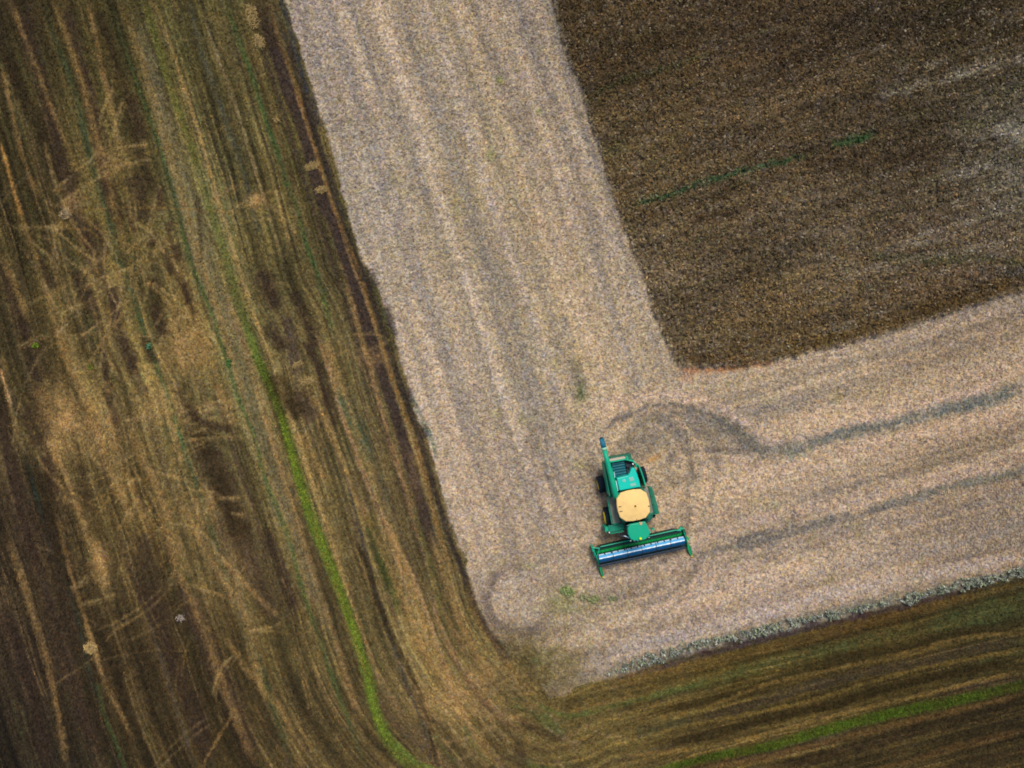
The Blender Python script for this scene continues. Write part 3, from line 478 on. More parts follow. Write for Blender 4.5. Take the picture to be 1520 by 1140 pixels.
img = mixc(img, (98, 93, 92), .46 * sp)
sp = smooth(.30, .7, fbm(PX / 3.2, PY / 3.2, 508, 2)) * nearf * gtan
img = mixc(img, (204, 186, 160), .34 * sp)
sp = smooth(.2, .6, fbm(PX / 3.0, PY / 3.0, 509, 2)) * nearf * m_crop
img = mixc(img, (146, 138, 124), np.clip(.40 + .5 * fbm(uc / 14, vc / 110, 75, 3) + .25 * smooth(1250, 1520, PX), 0, .9) * sp)
img = np.clip(img, 12, 235)
def lin(c):
    c = c / 255.0
    return np.where(c <= .04045, c / 12.92, ((c + .055) / 1.055) ** 2.4)
ALB = lin(img) / LIT

# relief
Z = .05 * fbm(PX / 8, PY / 8, 601) * nearf + .04 * s2 * (1 - gtan) * nearf + .35 * fbm(PX / 500, PY / 500, 602) * 0
Z = Z + .02 * n2 * nearf
WX = (PX - 760) * S; WY = (570 - PY) * S
co = np.stack([WX, WY, Z], -1).reshape(-1, 3)
idx = np.arange(NX * NY).reshape(NY, NX)
quads = np.stack([idx[1:, :-1], idx[1:, 1:], idx[:-1, 1:], idx[:-1, :-1]], -1).reshape(-1, 4)
reg = np.where(m_crop > .5, 2, np.where(m_tan > .5, 1, 0))
freg = reg[:-1, :-1].reshape(-1)

def mesh_np(name, co, faces, cols=None, mat=None, smooth_=False):
    me = bpy.data.meshes.new(name)
    n = faces.shape[1]
    me.vertices.add(len(co)); me.vertices.foreach_set('co', co.astype(np.float32).ravel())
    me.loops.add(faces.size); me.loops.foreach_set('vertex_index', faces.astype(np.int32).ravel())
    me.polygons.add(len(faces)); me.polygons.foreach_set('loop_start', np.arange(0, faces.size, n, dtype=np.int32))
    me.update(calc_edges=True)
    if cols is not None:
        at = me.color_attributes.new('growth', 'FLOAT_COLOR', 'POINT')
        c4 = np.ones((len(co), 4), np.float32); c4[:, :3] = cols
        at.data.foreach_set('color', c4.ravel())
    if smooth_: me.polygons.foreach_set('use_smooth', np.ones(len(faces), bool))
    me.update()
    o = bpy.data.objects.new(name, me); col.objects.link(o)
    if mat: me.materials.append(mat)
    return o

def soil_mat(name, grain=1.0):
    m = bpy.data.materials.new(name); m.use_nodes = True; nt = m.node_tree; N = nt.nodes; L = nt.links
    b = N['Principled BSDF']; b.inputs['Roughness'].default_value = .95; b.inputs['Specular IOR Level'].default_value = .15
    a = N.new('ShaderNodeAttribute'); a.attribute_name = 'growth'
    tc = N.new('ShaderNodeTexCoord')
    def noise(scale, det=3):
        n = N.new('ShaderNodeTexNoise'); n.inputs['Scale'].default_value = scale; n.inputs['Detail'].default_value = det
        L.new(tc.outputs['Object'], n.inputs['Vector']); return n
    n1 = noise(5.5, 4); r = N.new('ShaderNodeMapRange')
    r.inputs['From Min'].default_value = .3; r.inputs['From Max'].default_value = .7
    r.inputs['To Min'].default_value = 1 - .34 * grain; r.inputs['To Max'].default_value = 1 + .34 * grain
    L.new(n1.outputs['Fac'], r.inputs['Value'])
    n2 = noise(7.5, 2); mixh = N.new('ShaderNodeMix'); mixh.data_type = 'RGBA'; mixh.blend_type = 'MULTIPLY'; mixh.inputs[0].default_value = 1
    r2 = N.new('ShaderNodeValToRGB'); e = r2.color_ramp.elements
    e[0].position = .36; e[0].color = (.93, .96, 1.15, 1); e[1].position = .64; e[1].color = (1.05, 1.03, .86, 1)
    em = e.new(.5); em.color = (1.04, .99, 1, 1)
    L.new(n2.outputs['Fac'], r2.inputs['Fac'])
    L.new(a.outputs['Color'], mixh.inputs[6]); L.new(r2.outputs['Color'], mixh.inputs[7])
    vm = N.new('ShaderNodeVectorMath'); vm.operation = 'SCALE'
    L.new(mixh.outputs[2], vm.inputs[0]); L.new(r.outputs['Result'], vm.inputs['Scale'])
    L.new(vm.outputs['Vector'], b.inputs['Base Color'])
    bp = N.new('ShaderNodeBump'); bp.inputs['Strength'].default_value = .6; bp.inputs['Distance'].default_value = .08
    L.new(n1.outputs['Fac'], bp.inputs['Height']); L.new(bp.outputs['Normal'], b.inputs['Normal'])
    return m
M_soil = soil_mat('field soil')
flat = ALB.reshape(-1, 3)
for k, name in ((0, 'ground'), (1, 'stubble_field'), (2, 'crop_field')):
    q = quads[freg == k]; u, inv = np.unique(q, return_inverse=True)
    o = mesh_np(name, co[u], inv.reshape(-1, 4), flat[u], M_soil, True)
    tag(o, {0: 'old harvested field of brown and olive streaks with green strips, left and below', 1: 'pale beige stubble field bending round the corner under the green combine',
            2: 'dark brown ground of the unharvested crop field at the upper right'}[k], 'field', kind='structure')

# ------------------------------------------------------------------ straw, weeds, crop plants: uncountable, one object for each kind
M_leaf = soil_mat('dry plants', .5)
i_core0 = int(np.searchsorted(gx, core_x[0])); j_core0 = int(np.searchsorted(gy, core_y[0]))
def samp(A, x, y):
    i = np.clip(((x - core_x[0]) / STEP).round().astype(int), 0, len(core_x) - 1) + i_core0
    j = np.clip(((y - core_y[0]) / STEP).round().astype(int), 0, len(core_y) - 1) + j_core0
    return A[j, i]
def blades(name, x, y, ln, wd, tilt, z0, jit, pal, label, cat, yaw=None, bright=1.0):
    """flat leaf or straw quads; x,y in survey units, sizes in metres"""
    n = len(x)
    yaw = rng.random(n) * 2 * np.pi if yaw is None else yaw
    ln = ln * (.6 + .8 * rng.random(n)); wd = wd * (.6 + .8 * rng.random(n))
    t = tilt * (rng.random(n) * 2 - 1); rl = 1.0 * (rng.random(n) - .5)
    d = np.stack([np.cos(yaw) * np.cos(t), np.sin(yaw) * np.cos(t), np.sin(t)], -1) * (ln / 2)[:, None]
    s = np.stack([-np.sin(yaw) * np.cos(rl), np.cos(yaw) * np.cos(rl), np.sin(rl)], -1) * (wd / 2)[:, None]
    base = samp(Z, x, y)
    c = np.stack([(x - 760) * S, (570 - y) * S, base + z0[0] + (z0[1] - z0[0]) * rng.random(n) + np.abs(d[:, 2])], -1)
    v = np.stack([c - d - s * .6, c + d * .2 - s, c + d, c + d * .1 + s, ], 1).reshape(-1, 3)
    f = np.arange(4 * n).reshape(n, 4)
    colr = samp(ALB, x, y) * bright
    p = np.array(pal)[rng.integers(0, len(pal), n)]
    colr = colr * (1 + jit * (rng.random((n, 1)) * 2 - 1)) * p
    colr = np.repeat(np.clip(colr, .004, .8), 4, 0)
    o = mesh_np(name, v, f, colr, M_leaf)
    return tag(o, label, cat, kind='stuff')
def scatter(n, cond, x0=-60, x1=1580, y0=-60, y1=1200):
    x = x0 + (x1 - x0) * rng.random(n); y = y0 + (y1 - y0) * rng.random(n)
    k = cond(x, y); return x[k], y[k]
x, y = scatter(420000, lambda x, y: (samp(gtan, x, y) > .4))
blades('stubble', x, y, .22, .05, .5, (.01, .06), .28, [(1, 1, 1), (1.1, 1.05, .92), (.92, .92, 1.0), (1.18, 1.14, 1.06), (.70, .68, .74)], 'short beige straw stubble covering the pale field', 'stubble')
x, y = scatter(360000, lambda x, y: (samp(m_crop, x, y) > .45))
blades('standing_crop', x, y, .24, .13, .6, (.2, .5), .34, [(1.05, 1.0, .92), (1.2, 1.05, .8), (.82, .82, .92), (1.22, 1.24, 1.28), (.7, .68, .62), (1.0, 1.08, .86)], 'dense dark brown standing crop waiting to be cut', 'crop')
# dry blades on the old field lie along the passes
gU = np.gradient(U, axis=1); 
x, y = scatter(380000, lambda x, y: (samp(m_tan, x, y) < .5) & (samp(m_crop, x, y) < .5))
e = 3.0
ux = samp(U, x + e, y) - samp(U, x - e, y); uy = samp(U, x, y + e) - samp(U, x, y - e)
yaw = np.arctan2(-uy, ux) + np.pi / 2 + .55 * rng.standard_normal(len(x))
blades('dry_grass', x, y, .26, .05, .5, (.01, .09), .34, [(1, 1, 1), (1.2, 1.12, .9), (.8, .85, .8), (1.3, 1.2, 1.0), (.7, .65, .6)], 'dry flattened grass and straw on the brown streaked field', 'grass', yaw)
# weeds along the lower edge
WE = [(885, 1008), (910, 997), (955, 980), (1000, 964), (1045, 953), (1095, 942), (1140, 933), (1190, 920), (1240, 908), (1290, 898), (1340, 888), (1400, 873), (1460, 860), (1530, 845), (1600, 828)]
wx, wy = scatter(120000, lambda x, y: np.ones(len(x), bool), 870, 1600, 790, 1030)
wd, wv = dist_poly(WE, wx, wy)
keep = wd + 4 * fbm(wx / 7, wy / 7, 620) + 7 * fbm(wx / 28, wy / 28, 622) < 6.0 * smooth(870, 1000, wx)
wx, wy = wx[keep], wy[keep]
keep = vn(wx / 4.5, wy / 4.5, 621) > .44; wx, wy = wx[keep], wy[keep]
def flatcol(name, x, y, *a, base=(.2, .2, .2), **k):
    global ALB
    keepA = ALB; ALB = np.broadcast_to(np.array(base, float), ALB.shape)
    o = blades(name, x, y, *a, **k); ALB = keepA; return o
flatcol('weeds', wx, wy, .24, .09, 1.0, (.05, .40), .4, [(1, 1, 1), (1.3, 1.3, 1.3), (.6, .7, .55), (.9, 1.05, .7), (.35, .35, .4)], 'grey green weeds left standing along the lower edge of the pale field', 'weeds', base=(.26, .28, .235))
# low green grass of the bright strips
GSX, GSY = [], []
def along(pts, w, n):
    q = np.array(resample(pts, 6)); seg = np.hypot(*(q[1:] - q[:-1]).T); cum = np.concatenate([[0], np.cumsum(seg)])
    t = rng.random(n) * cum[-1]; px = np.interp(t, cum, q[:, 0]); py = np.interp(t, cum, q[:, 1])
    return px + w * rng.standard_normal(n) * .5, py + w * rng.standard_normal(n) * .3
for pts, w, n in (([(385, 535), (399, 567), (431, 663), (458, 753), (487, 828), (517, 910), (543, 990), (552, 1033), (565, 1075), (583, 1108), (640, 1160)], 7, 13000),
                  ([(1000, 1138), (1060, 1122), (1140, 1108), (1207, 1088), (1340, 1055), (1473, 1027), (1560, 1008)], 8, 8000)):
    a, b = along(pts, w, n); GSX.append(a); GSY.append(b)
blades('green_grass', np.concatenate(GSX), np.concatenate(GSY), .18, .04, 1.0, (.02, .14), .35, [(1, 1, 1), (1.0, 1.15, .85), (1.3, 1.15, .9), (.7, .75, .7), (1.6, 1.2, 1.2)], 'bright green young grass growing in narrow strips between the passes', 'grass')
#OBJECTS
# ------------------------------------------------------------------ the combine harvester
def paint(name, c, rough=.4, metal=0.0, dirt=.35, emit=0):
    m = bpy.data.materials.new(name); m.use_nodes = True; nt = m.node_tree; N = nt.nodes; L = nt.links
    b = N['Principled BSDF']; b.inputs['Roughness'].default_value = rough; b.inputs['Metallic'].default_value = metal; b.inputs['Specular IOR Level'].default_value = .3
    tc = N.new('ShaderNodeTexCoord'); n = N.new('ShaderNodeTexNoise'); n.inputs['Scale'].default_value = 2.2; n.inputs['Detail'].default_value = 6
    L.new(tc.outputs['Object'], n.inputs['Vector'])
    r = N.new('ShaderNodeMapRange'); r.inputs['From Min'].default_value = .45; r.inputs['From Max'].default_value = .72; r.inputs['To Max'].default_value = dirt
    L.new(n.outputs['Fac'], r.inputs['Value'])
    mx = N.new('ShaderNodeMix'); mx.data_type = 'RGBA'; mx.inputs[6].default_value = (*c, 1)
    dust = tuple(.72 * q + .28 * w for q, w in zip(c, (.36, .30, .22))); mx.inputs[7].default_value = (*dust, 1)
    L.new(r.outputs['Result'], mx.inputs[0]); L.new(mx.outputs[2], b.inputs['Base Color'])
    return m
PG = paint('green paint', (.0, .35, .20), .45, dirt=.16); PH = paint('turquoise hood', (.0, .52, .42), .35, dirt=.25); PL = paint('header green', (.0, .40, .09), .5, dirt=.2)
PD = paint('dark green', (.0, .12, .075), .55, dirt=.3); CRM = paint('cream cover', (.82, .56, .21), .75, dirt=.7); RUB = paint('tyre rubber', (.003, .010, .022), .85, dirt=.08)
YEL = paint('yellow', (.78, .60, .02), .45, dirt=.1); BLU = paint('shaded reel blue', (.0, .075, .20), .35, dirt=.1); PBL = paint('pale blue slat', (.48, .70, .88), .35, dirt=.3)
MB_ = paint('lit blue slat', (.06, .34, .66), .3, dirt=.2)
DKM = paint('dark steel', (.012, .025, .04), .5, dirt=.3); TLM = paint('dark teal', (.0, .13, .17), .4, dirt=.3); GRT = paint('grating', (.23, .25, .21), .9, dirt=.6)
STL_ = paint('grey steel', (.05, .075, .11), .5, .2); GLS = paint('glass', (.01, .03, .04), .08, dirt=.0); WHT = paint('white lamp', (.75, .78, .8), .3, dirt=.1); BUF = paint('buff panel', (.50, .44, .36), .7)
NB = paint('blue spout', (.0, .13, .22), .6)

class MB:
    def __init__(s): s.v = []; s.f = []
    def add(s, v, f):
        n = len(s.v); s.v += [tuple(map(float, q)) for q in v]; s.f += [tuple(n + i for i in q) for q in f]; return s
    def box(s, x0, x1, y0, y1, z0, z1):
        return s.add([(x, y, z) for z in (z0, z1) for x, y in ((x0, y0), (x1, y0), (x1, y1), (x0, y1))],
                     [(3, 2, 1, 0), (4, 5, 6, 7), (0, 1, 5, 4), (1, 2, 6, 5), (2, 3, 7, 6), (3, 0, 4, 7)])
    def prism(s, poly, z0, z1, inset=0):
        n = len(poly); cx = sum(p[0] for p in poly) / n; cy = sum(p[1] for p in poly) / n
        z1s = z1 if isinstance(z1, (list, tuple)) else [z1] * n
        top = [(cx + (x - cx) * (1 - inset), cy + (y - cy) * (1 - inset), z) for (x, y), z in zip(poly, z1s)]
        return s.add([(x, y, z0) for x, y in poly] + top, [tuple(range(n))[::-1], tuple(range(n, 2 * n))] + [(i, (i + 1) % n, n + (i + 1) % n, n + i) for i in range(n)])
    def tube(s, pts, r, n=10, caps=True):
        P = [np.array(p, float) for p in pts]; rs = r if isinstance(r, (list, tuple)) else [r] * len(P); V = []
        for i, p in enumerate(P):
            d = P[min(i + 1, len(P) - 1)] - P[max(i - 1, 0)]; d /= np.linalg.norm(d)
            a = np.array([0, 0, 1.]) if abs(d[2]) < .9 else np.array([1., 0, 0])
            u = np.cross(d, a); u /= np.linalg.norm(u); w = np.cross(u, d)
            V += [p + rs[i] * (u * math.cos(2 * math.pi * k / n) + w * math.sin(2 * math.pi * k / n)) for k in range(n)]
        F = [(i * n + k, i * n + (k + 1) % n, (i + 1) * n + (k + 1) % n, (i + 1) * n + k) for i in range(len(P) - 1) for k in range(n)]
        if caps: F += [tuple(range(n))[::-1], tuple(range((len(P) - 1) * n, len(P) * n))]
        return s.add(V, F)
    def lathe(s, prof, c, axis='x', n=28, ang=0, caps=True):
        V = []
        for a, r in prof:
            for k in range(n):
                t = 2 * math.pi * k / n
                q = np.array([a, r * math.cos(t), r * math.sin(t)])
                if axis == 'z': q = np.array([q[1], q[2], q[0]])
                if ang: q = np.array([q[0] * math.cos(ang) - q[1] * math.sin(ang), q[0] * math.sin(ang) + q[1] * math.cos(ang), q[2]])
                V.append(q + np.array(c))
        m = len(prof)
        F = [(i * n + k, i * n + (k + 1) % n, (i + 1) * n + (k + 1) % n, (i + 1) * n + k) for i in range(m - 1) for k in range(n)]
        if caps: F += [tuple(range(n))[::-1], tuple(range((m - 1) * n, m * n))]
        return s.add(V, F)
    def build(s, name, mat, parent=None, bevel=.015, smooth_=False, label=None):
        me = bpy.data.meshes.new(name); me.from_pydata(s.v, [], s.f); me.validate(); me.materials.append(mat)
        o = bpy.data.objects.new(name, me); col.objects.link(o); o.parent = parent
        import bmesh
        bm = bmesh.new(); bm.from_mesh(me); bmesh.ops.recalc_face_normals(bm, faces=bm.faces); bm.to_mesh(me); bm.free()
        if smooth_:
            for p in me.polygons: p.use_smooth = len(p.vertices) == 4
        if bevel:
            b = o.modifiers.new('b', 'BEVEL'); b.width = bevel; b.segments = 2; b.limit_method = 'ANGLE'; b.angle_limit = R(40)
        if label: o['label'] = label
        return o
def empty(name, loc, rz, label, cat, group=None):
    o = bpy.data.objects.new(name, None); col.objects.link(o); o.location = loc; o.rotation_euler.z = rz
    return tag(o, label, cat, group)
CH = empty('combine_harvester', (9.237, -9.702, 0), R(10.4), 'green combine harvester with cream tank cover and wide blue reel in the pale field', 'combine harvester')

# hull: threshing body between the wheels, tapering to the rear
b = MB(); b.prism([(-1.15, -.55), (1.0, -.55), (1.0, 1.75), (.72, 2.0), (.72, 3.9), (.5, 4.1), (-1.05, 4.1), (-1.15, 3.8)], .75, 2.45)
b.box(-.9, .75, 3.6, 4.25, .6, 1.5)
hull = b.build('body', PD, CH, .03)
b = MB(); b.prism([(-1.56, 1.5), (-1.22, 1.5), (-1.22, 4.05), (-1.5, 4.05), (-1.56, 3.9)], 1.15, 2.6)
b.build('side_panel', PD, CH, .02); b = MB()
b.prism([(-1.62, 1.55), (-1.565, 1.55), (-1.565, 3.95), (-1.60, 3.95)], 1.2, 2.98)
b.build('side_panel', PG, CH, .02)
b = MB()
pr = [(.82, 3.55), (.98, 3.35), (1.08, 2.9), (1.16, 2.3), (1.2, 1.7)]
for (a, c), (d, e_) in zip(pr[:-1], pr[1:]): b.prism([(a, c), (d, e_), (d + .10, e_), (a + .10, c)], 1.3, 2.62)
b.prism([(.70, 3.45), (.90, 3.38), (.96, 3.50), (.74, 3.62)], 1.6, 2.62)
b.build('side_panel', PG, CH, .02)
# engine deck frame at the rear
b = MB(); b.box(-1.1, .15, 4.02, 4.13, 2.45, 3.02); b.box(.12, .28, 3.95, 4.28, 2.45, 3.05); b.prism([(.28, 4.0), (.62, 3.9), (.80, 3.62), (.84, 3.3), (.77, 3.3), (.72, 3.58), (.56, 3.8), (.28, 3.9)], 2.45, 3.02)
b.build('rear_frame', PG, CH, .02)
b = MB(); b.box(-1.12, .10, 4.135, 4.25, 2.3, 2.9); b.build('rear_ledge', BUF, CH, .01)
b = MB(); b.box(-.98, -.02, 2.86, 3.98, 2.45, 2.62)
for k in range(5): b.box(-.98, -.02, 3.02 + k * .2, 3.10 + k * .2, 2.62, 2.76)
b.build('radiator_louvre', TLM, CH, .01)
b = MB(); b.box(0, .68, 3.0, 3.85, 2.45, 2.56); b.tube([(.35, 3.1, 2.62), (.35, 3.6, 2.62)], .14, 12); b.tube([(.15, 3.55, 2.56), (.15, 3.55, 2.9)], .11, 12); b.box(.05, .3, 2.9, 3.2, 2.56, 2.75); b.tube([(.4, 3.75, 2.6), (.1, 3.75, 2.7), (-.02, 3.5, 2.7)], .04, 8)
en = b.build('engine', DKM, CH, .01)
b = MB(); b.tube([(.56, 3.62, 2.56), (.56, 3.62, 3.05)], .055, 12); b.build('exhaust_cap', WHT, en, 0, True)
b = MB(); b.prism([(-.86, 1.82), (.80, 1.82), (.79, 2.3), (.72, 2.85), (.60, 3.38), (.36, 3.36), (.12, 2.98), (-.02, 2.86), (-.90, 2.82)], 2.5, 3.2, .03)
hd = b.build('engine_hood', PH, CH, .06)
b = MB()
for x0, x1, y0, y1 in ((-.5, -.2, 2.42, 2.66), (0, .42, 2.4, 2.72), (.02, .5, 2.0, 2.25)): b.prism([(x0 + .06, y0), (x1, y0 + .03), (x1 - .06, y1), (x0, y1 - .04)], 3.205, 3.225)
b.build('reflection_plate', paint('grey reflection', (.22, .48, .42), .3), hd, .01)  # greyer plates stand in for light reflected off the hood
b = MB(); b.box(-.99, -.91, 1.85, 2.62, 2.5, 3.16); b.box(-.99, -.93, 2.85, 3.25, 2.5, 3.0); b.build('hand_rail', paint('pale rail', (.45, .68, .78), .3), CH, .02)
# grain tank: sloping extensions, cream folding cover
b = MB(); b.prism([(-1.0, -.4), (.95, -.4), (.95, 1.7), (-1.0, 1.7)], 2.45, 3.35, -.03); b.build('grain_tank', PD, CH, .03)
oc = []
for k in range(16):
    t = 2 * math.pi * (k + .5) / 16; p = 3.3
    rr = (abs(math.cos(t)) ** p + abs(math.sin(t)) ** p) ** (-1 / p)
    oc.append((-.05 + 1.24 * rr * math.cos(t) * .99, .64 + 1.17 * rr * math.sin(t)))
b = MB(); n = len(oc); rings = [(1, 3.36), (1.0, 3.44), (.97, 3.52), (.6, 3.62), (.12, 3.70)]
V = [(-.05 + (x + .05) * f, .64 + (y - .64) * f, z) for f, z in rings for x, y in oc]
b.add(V, [(i * n + k, i * n + (k + 1) % n, (i + 1) * n + (k + 1) % n, (i + 1) * n + k) for i in range(4) for k in range(n)] + [tuple(range(n))[::-1], tuple(range(4 * n, 5 * n))])
cv = b.build('tank_cover', CRM, CH, .01)
b = MB(); b.lathe([(3.69, .085), (3.76, .06)], (.06, .60, 0), 'z', 8); b.build('centre_cap', paint('cap', (.10, .085, .03), .7), cv, 0)
for dy in (.72, .36): MB().prism([(-1.14, dy), (-.86, dy - .015), (-.86, dy + .025), (-1.14, dy + .05)], 3.50, 3.585).build('latch', DKM, cv, 0)
MB().prism([(1.02, .35), (1.14, .35), (1.14, .42), (1.02, .42)], 3.46, 3.56).build('latch', DKM, cv, 0); MB().prism([(.0, -.5), (.03, -.5), (.03, -.38), (.0, -.38)], 3.44, 3.56).build('latch', DKM, cv, 0)
b = MB()
for k in range(8):
    t = 2 * math.pi * (k + .25) / 8; c_, s_ = math.cos(t), math.sin(t)
    b.tube([(.02 + .14 * c_, .62 + .14 * s_, 3.70), (-.05 + 1.1 * c_, .64 + 1.05 * s_, 3.53)], .012, 6)
b.build('seam', paint('seam', (.66, .46, .15), .7), cv, 0)
# platforms either side
def rail(pts, z0, z1, par, mat=PG, r=.022):
    b = MB(); b.tube([(x, y, z1) for x, y in pts], r, 6); b.tube([(x, y, (z0 + z1) / 2) for x, y in pts], r * .8, 6)
    for x, y in pts: b.tube([(x, y, z0), (x, y, z1)], r, 6)
    return b.build('railing', mat, par, 0)
b = MB(); b.prism([(-1.68, -.74), (-1.05, -.70), (-1.05, 1.3), (-1.70, 1.3)], 2.0, 2.06)
for k in range(14): b.box(-1.64, -1.10, -.62 + k * .14, -.58 + k * .14, 2.06, 2.085)
pf = b.build('platform', GRT, CH, .005)
b = MB(); b.box(-1.76, -1.71, -.76, 1.36, 1.98, 2.10); b.box(-1.63, -1.18, 1.302, 1.38, 1.8, 2.14); b.box(-1.62, -1.2, -.80, -.745, 1.8, 2.1); b.build('platform_edge', PG, pf, .01)
rail([(-1.73, 1.3), (-1.73, .6), (-1.73, -.1), (-1.72, -.7)], 2.1, 2.9, pf, PD, .014)
b = MB(); b.prism([(.9, -.4), (1.56, -.44), (1.50, 1.5), (.9, 1.52)], 2.0, 2.06)
for k in range(13): b.box(1.0, 1.48, -.3 + k * .14, -.26 + k * .14, 2.06, 2.085)
pf2 = b.build('platform', GRT, CH, .005)
b = MB(); b.prism([(1.58, -.62), (1.98, -.62), (1.96, .1), (1.80, 1.5), (1.53, 1.56), (1.55, .6)], 1.5, 2.12); b.prism([(1.2, -.62), (1.575, -.62), (1.56, -.42), (1.0, -.42)], 1.6, 2.12); b.box(1.0, 1.33, 1.525, 1.60, 1.9, 2.14); b.build('platform_edge', paint('shield green', (.008, .17, .10), .45), pf2, .03)
rail([(1.56, 1.5), (1.58, .9), (1.60, .2), (1.62, -.4)], 2.1, 2.85, pf2, PD, .014)
# unloading auger, folded back along the side
b = MB(); b.tube([(-1.18, 1.35, 3.05), (-1.20, 1.6, 3.4), (-1.24, 2.4, 3.45), (-1.36, 4.2, 3.55), (-1.44, 5.15, 3.62)], [.2, .22, .21, .19, .185], 16)
au = b.build('unloading_auger', PG, CH, 0, True)
b = MB(); b.tube([(-1.435, 5.12, 3.62), (-1.45, 5.32, 3.63)], .205, 16); b.build('collar', paint('pale green collar', (.25, .55, .38), .4), au, 0, True)
b = MB(); b.tube([(-1.45, 5.30, 3.64), (-1.47, 5.6, 3.64), (-1.48, 5.85, 3.55), (-1.48, 5.95, 3.3)], [.19, .19, .18, .15], 14); b.build('spout', NB, au, 0, True)
b = MB(); b.tube([(-1.02, 1.9, 3.3), (-1.08, 3.0, 3.32), (-1.12, 3.7, 3.3)], .05, 8); b.tube([(-1.42, 1.7, 3.1), (-1.42, 3.8, 3.12)], .035, 8); b.build('auger_cradle', PG, CH, 0)
# wheels
def wheel(x, y, r, w, lug, face, rim, steer=0, out=.52):
    b = MB(); b.lathe([(-w / 2, r * .55), (-w / 2, r * .86), (-w * .38, r * .97), (w * .38, r * .97), (w / 2, r * .86), (w / 2, r * .55), (-w / 2, r * .55)], (0, 0, 0), 'x', 32, 0, False)
    for k in range(lug):
        t = 2 * math.pi * k / lug
        for sgn in (-1, 1):
            q = MB(); q.box(0, w / 2, -.03, .03, r * .93, r)
            tt = t + (sgn > 0) * math.pi / lug
            V = []
            for (a, c, z) in q.v:
                c2 = c - .22 * r * (a / (w / 2)); V.append((a * sgn, c2 * math.cos(tt) - z * math.sin(tt), c2 * math.sin(tt) + z * math.cos(tt)))
            b.add(V, q.f)
    t_ = b.build('wheel', RUB, CH, .01); t_.location = (x, y, r); t_.rotation_euler.z = steer
    b = MB(); b.lathe([(0, r * .1), (face * w * .2, r * .12), (face * w * .25, r * .3), (face * w * .3, r * .42), (face * w * out, r * .55), (face * w * (out - .02), r * .62), (0, r * .62)], (0, 0, 0), 'x', 24)
    b.build('rim', rim, t_, .005)
    b = MB(); b.lathe([(face * w * .1, r * .14), (face * w * .48, r * .12), (face * w * .50, r * .02)], (0, 0, 0), 'x', 12); b.build('hub', YEL, t_, .005)
wheel(-1.86, -.42, .80, .40, 16, -1, YEL, 0, .66); wheel(1.58, -.30, .80, .46, 16, 1, YEL)
wheel(-1.86, 2.2, .66, .56, 14, -1, YEL, R(3)); wheel(1.46, 2.35, .64, .50, 14, 1, YEL, R(3))
MB().tube([(-1.6, -.36, .8), (1.5, -.32, .8)], .16, 10).build('axle', PD, CH, 0); b = MB(); b.tube([(-1.8, 2.2, .64), (1.4, 2.35, .64)], .11, 10); b.build('axle', PD, CH, 0)
# cab
b = MB(); cabp = [(-.78, -.78), (-.80, -1.3), (-.62, -1.85), (-.2, -2.02), (.2, -2.02), (.58, -1.9), (.80, -1.35), (.74, -.78)]
b.prism(cabp, 1.55, 3.2, .03); cb = b.build('cab', GLS, CH, .03)
b = MB(); b.prism([(-.6, -.70), (-.80, -1.0), (-.84, -1.45), (-.72, -1.86), (-.45, -2.02), (.1, -2.12), (.45, -2.06), (.72, -1.90), (.86, -1.66), (.80, -1.2), (.64, -.70)], 3.2, 3.42, .06)
rf = b.build('roof', PG, cb, .05)
for k in range(6): MB().tube([(-.7 + k * .28, -2.03 + .02 * abs(k - 2.5), 3.24), (-.7 + k * .28, -2.13 + .05 * abs(k - 2.5), 3.24)], .06, 8).build('work_light', WHT, rf, 0)
b = MB(); b.lathe([(3.42, .13), (3.48, .14), (3.50, .10)], (.02, -1.90, 0), 'z', 16); be = b.build('beacon_base', PL, rf, 0)
b = MB(); b.lathe([(3.50, .095), (3.60, .09), (3.66, .03)], (.02, -1.90, 0), 'z', 16); b.build('beacon', paint('beacon lens', (.85, .85, .03), .2, dirt=0), rf, 0, True)
b = MB(); b.prism([(.14, -.68), (.40, -.72), (.34, -.92), (.2, -.92)], 3.42, 3.47); b.build('hatch', paint('hatch', (.55, .36, .20), .7), rf, .01)
b = MB(); b.box(-1.0, 1.2, -.66, -.42, 1.9, 2.9); b.prism([(.75, -.66), (1.42, -.50), (1.5, -.8), (1.1, -1.1), (.85, -1.1)], 1.6, 2.0); b.build('cab_mount', PD, CH, .03)
for mx_, pts, ey in ((0, [(-.72, -1.85, 2.9), (-1.0, -1.65, 2.85), (-1.22, -1.60, 2.8)], -1.60), (0, [(.78, -1.75, 2.9), (1.0, -1.70, 2.85), (1.16, -1.52, 2.8)], -1.52)):
    b = MB(); b.tube(pts, .035, 8); m_ = b.build('mirror_arm', PG if pts[0][0] > 0 else PBL, cb, 0)
    x_ = pts[2][0]; b = MB(); b.box(x_ - .12, x_ + .12, ey - .05, ey + .05, 2.45, 2.95); b.build('mirror', DKM if x_ < 0 else PG, m_, .02)
# landing with ladder on the photo's left side
b = MB(); b.box(-2.02, -.82, -1.36, -.86, 1.72, 1.86); ld = b.build('landing', paint('landing green', (.01, .24, .15), .4), CH, .02)
b = MB(); b.box(-2.30, -2.04, -1.28, -.96, 1.2, 1.80)
for k in range(4): b.box(-2.34, -2.06, -1.26, -.98, .45 + k * .3, .49 + k * .3)
b.tube([(-2.3, -1.26, .4), (-2.3, -1.26, 2.4)], .025, 6); b.tube([(-2.3, -.96, .4), (-2.3, -.96, 2.4)], .025, 6)
b.build('ladder', PG, ld, .005)
rail([(-2.0, -1.34), (-1.5, -1.34), (-1.0, -1.34)], 1.86, 2.6, ld, PG)
b = MB(); b.tube([(-2.05, -1.34, 1.9), (-2.05, -1.34, 2.15)], .05, 8); b.build('lamp', WHT, ld, 0)
